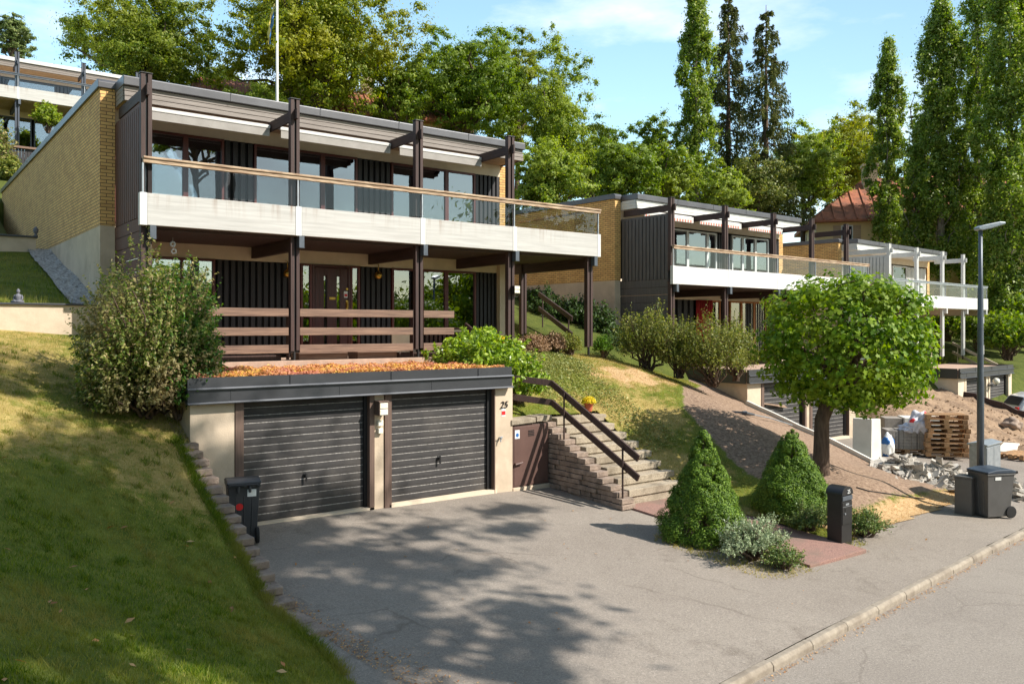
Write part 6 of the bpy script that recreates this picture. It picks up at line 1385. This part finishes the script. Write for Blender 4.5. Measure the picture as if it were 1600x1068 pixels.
# --- ground cover: grass, straw, sedum, leaves
def blades(name, X, Y, H, h, w, mat, seed, lean=.35, kind='stuff'):
    rg = np.random.default_rng(seed); n = len(X); Z = H(X, Y); a = rg.uniform(0, 6.28, n); hh = h * rg.uniform(.5, 1.4, n) if np.isscalar(h) else h
    B = np.stack([X, Y, Z - .01], 1); s_ = np.stack([np.cos(a), np.sin(a), 0 * a], 1) * w; ln = rg.normal(0, lean, (n, 2)) * hh[:, None]
    T = B + np.stack([ln[:, 0], ln[:, 1], hh], 1); V = np.stack([B - s_, B + s_, T], 1).reshape(-1, 3)
    o = np_mesh(name, V, np.arange(3 * n).reshape(n, 3), mat); o['kind'] = kind; return o
def keepn(X, Y, p, seed): k = np.random.default_rng(seed).uniform(0, 1, len(X)) < p; return X[k], Y[k]
rg = np.random.default_rng(200); n = 260000
Y = 5.6 + 13.3 * rg.uniform(0, 1, n) ** 1.35; X = 4.2 - 10.5 * rg.uniform(0, 1, n) ** 1.25
ok = (X > .09 * Y - 1.0); X, Y = X[ok], Y[ok]
dry = np.clip(smooth(9.5, 14.0, Y) * .78 + .10 + .26 * np.sin(X * 1.3 + Y * .7) * np.cos(Y * 1.1 - X * .4), 0, 1); m = rg.uniform(0, 1, len(X)) < dry
blades('grass', X[~m], Y[~m], LAWN, .05, .0045, M['grass'], 1); blades('dry_grass', X[m], Y[m], LAWN, .035, .0045, M['grassd'], 2)
n = 900; TX = rg.uniform(-2.5, 4.1, n); TY = rg.uniform(6, 18, n); k = 34; X = (TX[:, None] + rg.normal(0, .035, (n, k))).ravel(); Y = (TY[:, None] + rg.normal(0, .035, (n, k))).ravel(); ok = X < 4.15; X, Y = X[ok], Y[ok]
blades('grass', X, Y, LAWN, .085, .005, M['grass'], 12, .5)
n = 9000; Y = rg.uniform(8.5, 14.6, n); X = np.interp(Y, [9, 13], [4.18, 4.0]) + rg.normal(0, .05, n); blades('grass', X, Y, LAWN, .09, .005, M['grass'], 13, .6)
n = 30000; X = rg.uniform(-8, 3.4, n); Y = rg.uniform(19.3, 26, n); blades('grass', X, Y, UPPER, .07, .006, M['grass'], 3)
n = 1500; X = rg.uniform(-1.0, 3.2, n); Y = rg.uniform(19.25, 19.6, n); blades('grass', X, Y, UPPER, .22, .006, M['grass'], 4, .2)
n = 90000; X = rg.uniform(11, 22, n); Y = rg.uniform(8.2, 19.5, n); A = att_slope(X, Y, 0 * X); u_ = rg.uniform(0, 1, n); kp = keep_slope(X, Y)
k = kp & (A[:, 0] < .35) & (A[:, 2] < .5); dd_ = u_ < .66 + .34 * A[:, 1]
blades('grass', X[k & ~dd_], Y[k & ~dd_], SLOPE, .05, .006, M['grass'], 5); blades('dry_grass', X[k & dd_], Y[k & dd_], SLOPE, .05, .006, M['grassd'], 6)
k = kp & (A[:, 2] >= .4) & (A[:, 0] < .5); blades('straw', X[k], Y[k], SLOPE, .04, .006, M['straw'], 7, 1.2)
n = 42000; X = rg.uniform(4.2, 10.85, n); Y = rg.uniform(14.46, 17.0, n); k = (X < 9.7) | (rg.uniform(0, 1, n) < .6)
X, Y = X[k], Y[k]; Z = 2.66 + .04 * np.sin(X * 3.1) * np.cos(Y * 4) + .03 * np.sin(X * 13 + Y * 9) * np.cos(Y * 15) + rg.uniform(-.03, .03, len(X))
o = leaf_mesh('sedum', np.stack([X, Y, Z], 1), np.tile([0, -.35, 1.0], (len(X), 1)), .028, rg, M['sedum'], None, jit=.55); o['kind'] = 'stuff'
mb = MB(); mb.box(4.2, 10.85, 14.46, 17.05, 2.58, 2.625); o = mb.build('roof_soil', 'dirt' if False else 'stonewall'); o['kind'] = 'structure'
# low cover plants by the stair and along the kerb edge of the beds
n = 1; cp = []
rg = np.random.default_rng(210)
def patch(x0, x1, y0, y1, n): 
    X = rg.uniform(x0, x1, n); Y = rg.uniform(y0, y1, n); k = keep_slope(X, Y); return X[k], Y[k]
Xs, Ys = zip(patch(14.25, 15.4, 13.4, 17.4, 3200), patch(13.6, 15.8, 16.6, 19.4, 6000), patch(12.9, 14.2, 15.2, 18.2, 2500)); X = np.concatenate(Xs); Y = np.concatenate(Ys)
P = np.stack([X, Y, SLOPE(X, Y) + rg.uniform(.01, .12, len(X))], 1); o = leaf_mesh('ground_cover', P, np.tile([0, 0, 1.0], (len(P), 1)), .03, rg, M['cover'], None, jit=.7); o['kind'] = 'stuff'
X, Y = rg.uniform(11.1, 14.6, 5200), rg.uniform(7.9, 10.6, 5200); s_, w_ = sw(X, Y); k = ~((X > 12.3) & (X < 14.15)) & (np.hypot(X - 11.9, (Y - 9.3) * .8) < 1.2) | ((X > 14.15) & (w_ > 1.4) & (Y < 9.0)); X, Y = X[k], Y[k]
blades('weeds', X, Y, lambda X, Y: D(X, Y), .07, .007, M['grassd'], 9, .8)
# litter and weeds along the kerb, a few dead leaves
s_ = rg.uniform(-4, 14, 900); w_ = -.17 - np.abs(rg.normal(0, .05, 900)); X, Y = xy(s_, w_); P = np.stack([X, Y, ROADZ(X, Y) + .012], 1)
X2, Y2 = rg.uniform(4.4, 18, 70), rg.uniform(5.2, 14, 70); s2, w2 = sw(X2, Y2); k = w2 > .1; X2, Y2 = X2[k], Y2[k]; P2 = np.stack([X2, Y2, PAVEZ(X2, Y2) + .015], 1)
X3, Y3 = rg.uniform(-1, 4.1, 60), rg.uniform(6.5, 13, 60); P3 = np.stack([X3, Y3, LAWN(X3, Y3) + .04], 1)
Y4 = rg.uniform(6.6, 11.5, 1500); X4 = np.interp(Y4, [6.6, 9, 11.5], [4.9, 4.55, 4.45]) + np.abs(rg.normal(0, .22, 1500)) * np.interp(Y4, [7, 11], [1.6, .4]) - .15; P4 = np.stack([X4, Y4, PAVEZ(X4, Y4) + .012], 1)
n1 = len(P) + len(P4); P = np.concatenate([P, P4, P2, P3]); sz = np.concatenate([rg.uniform(.008, .022, n1), rg.uniform(.015, .035, len(P2)), rg.uniform(.03, .06, len(P3))])
o = leaf_mesh('fallen_leaves', P, np.tile([0, 0, 1.0], (len(P), 1)), sz, rg, M['litter'], None, jit=.3); o['kind'] = 'stuff'
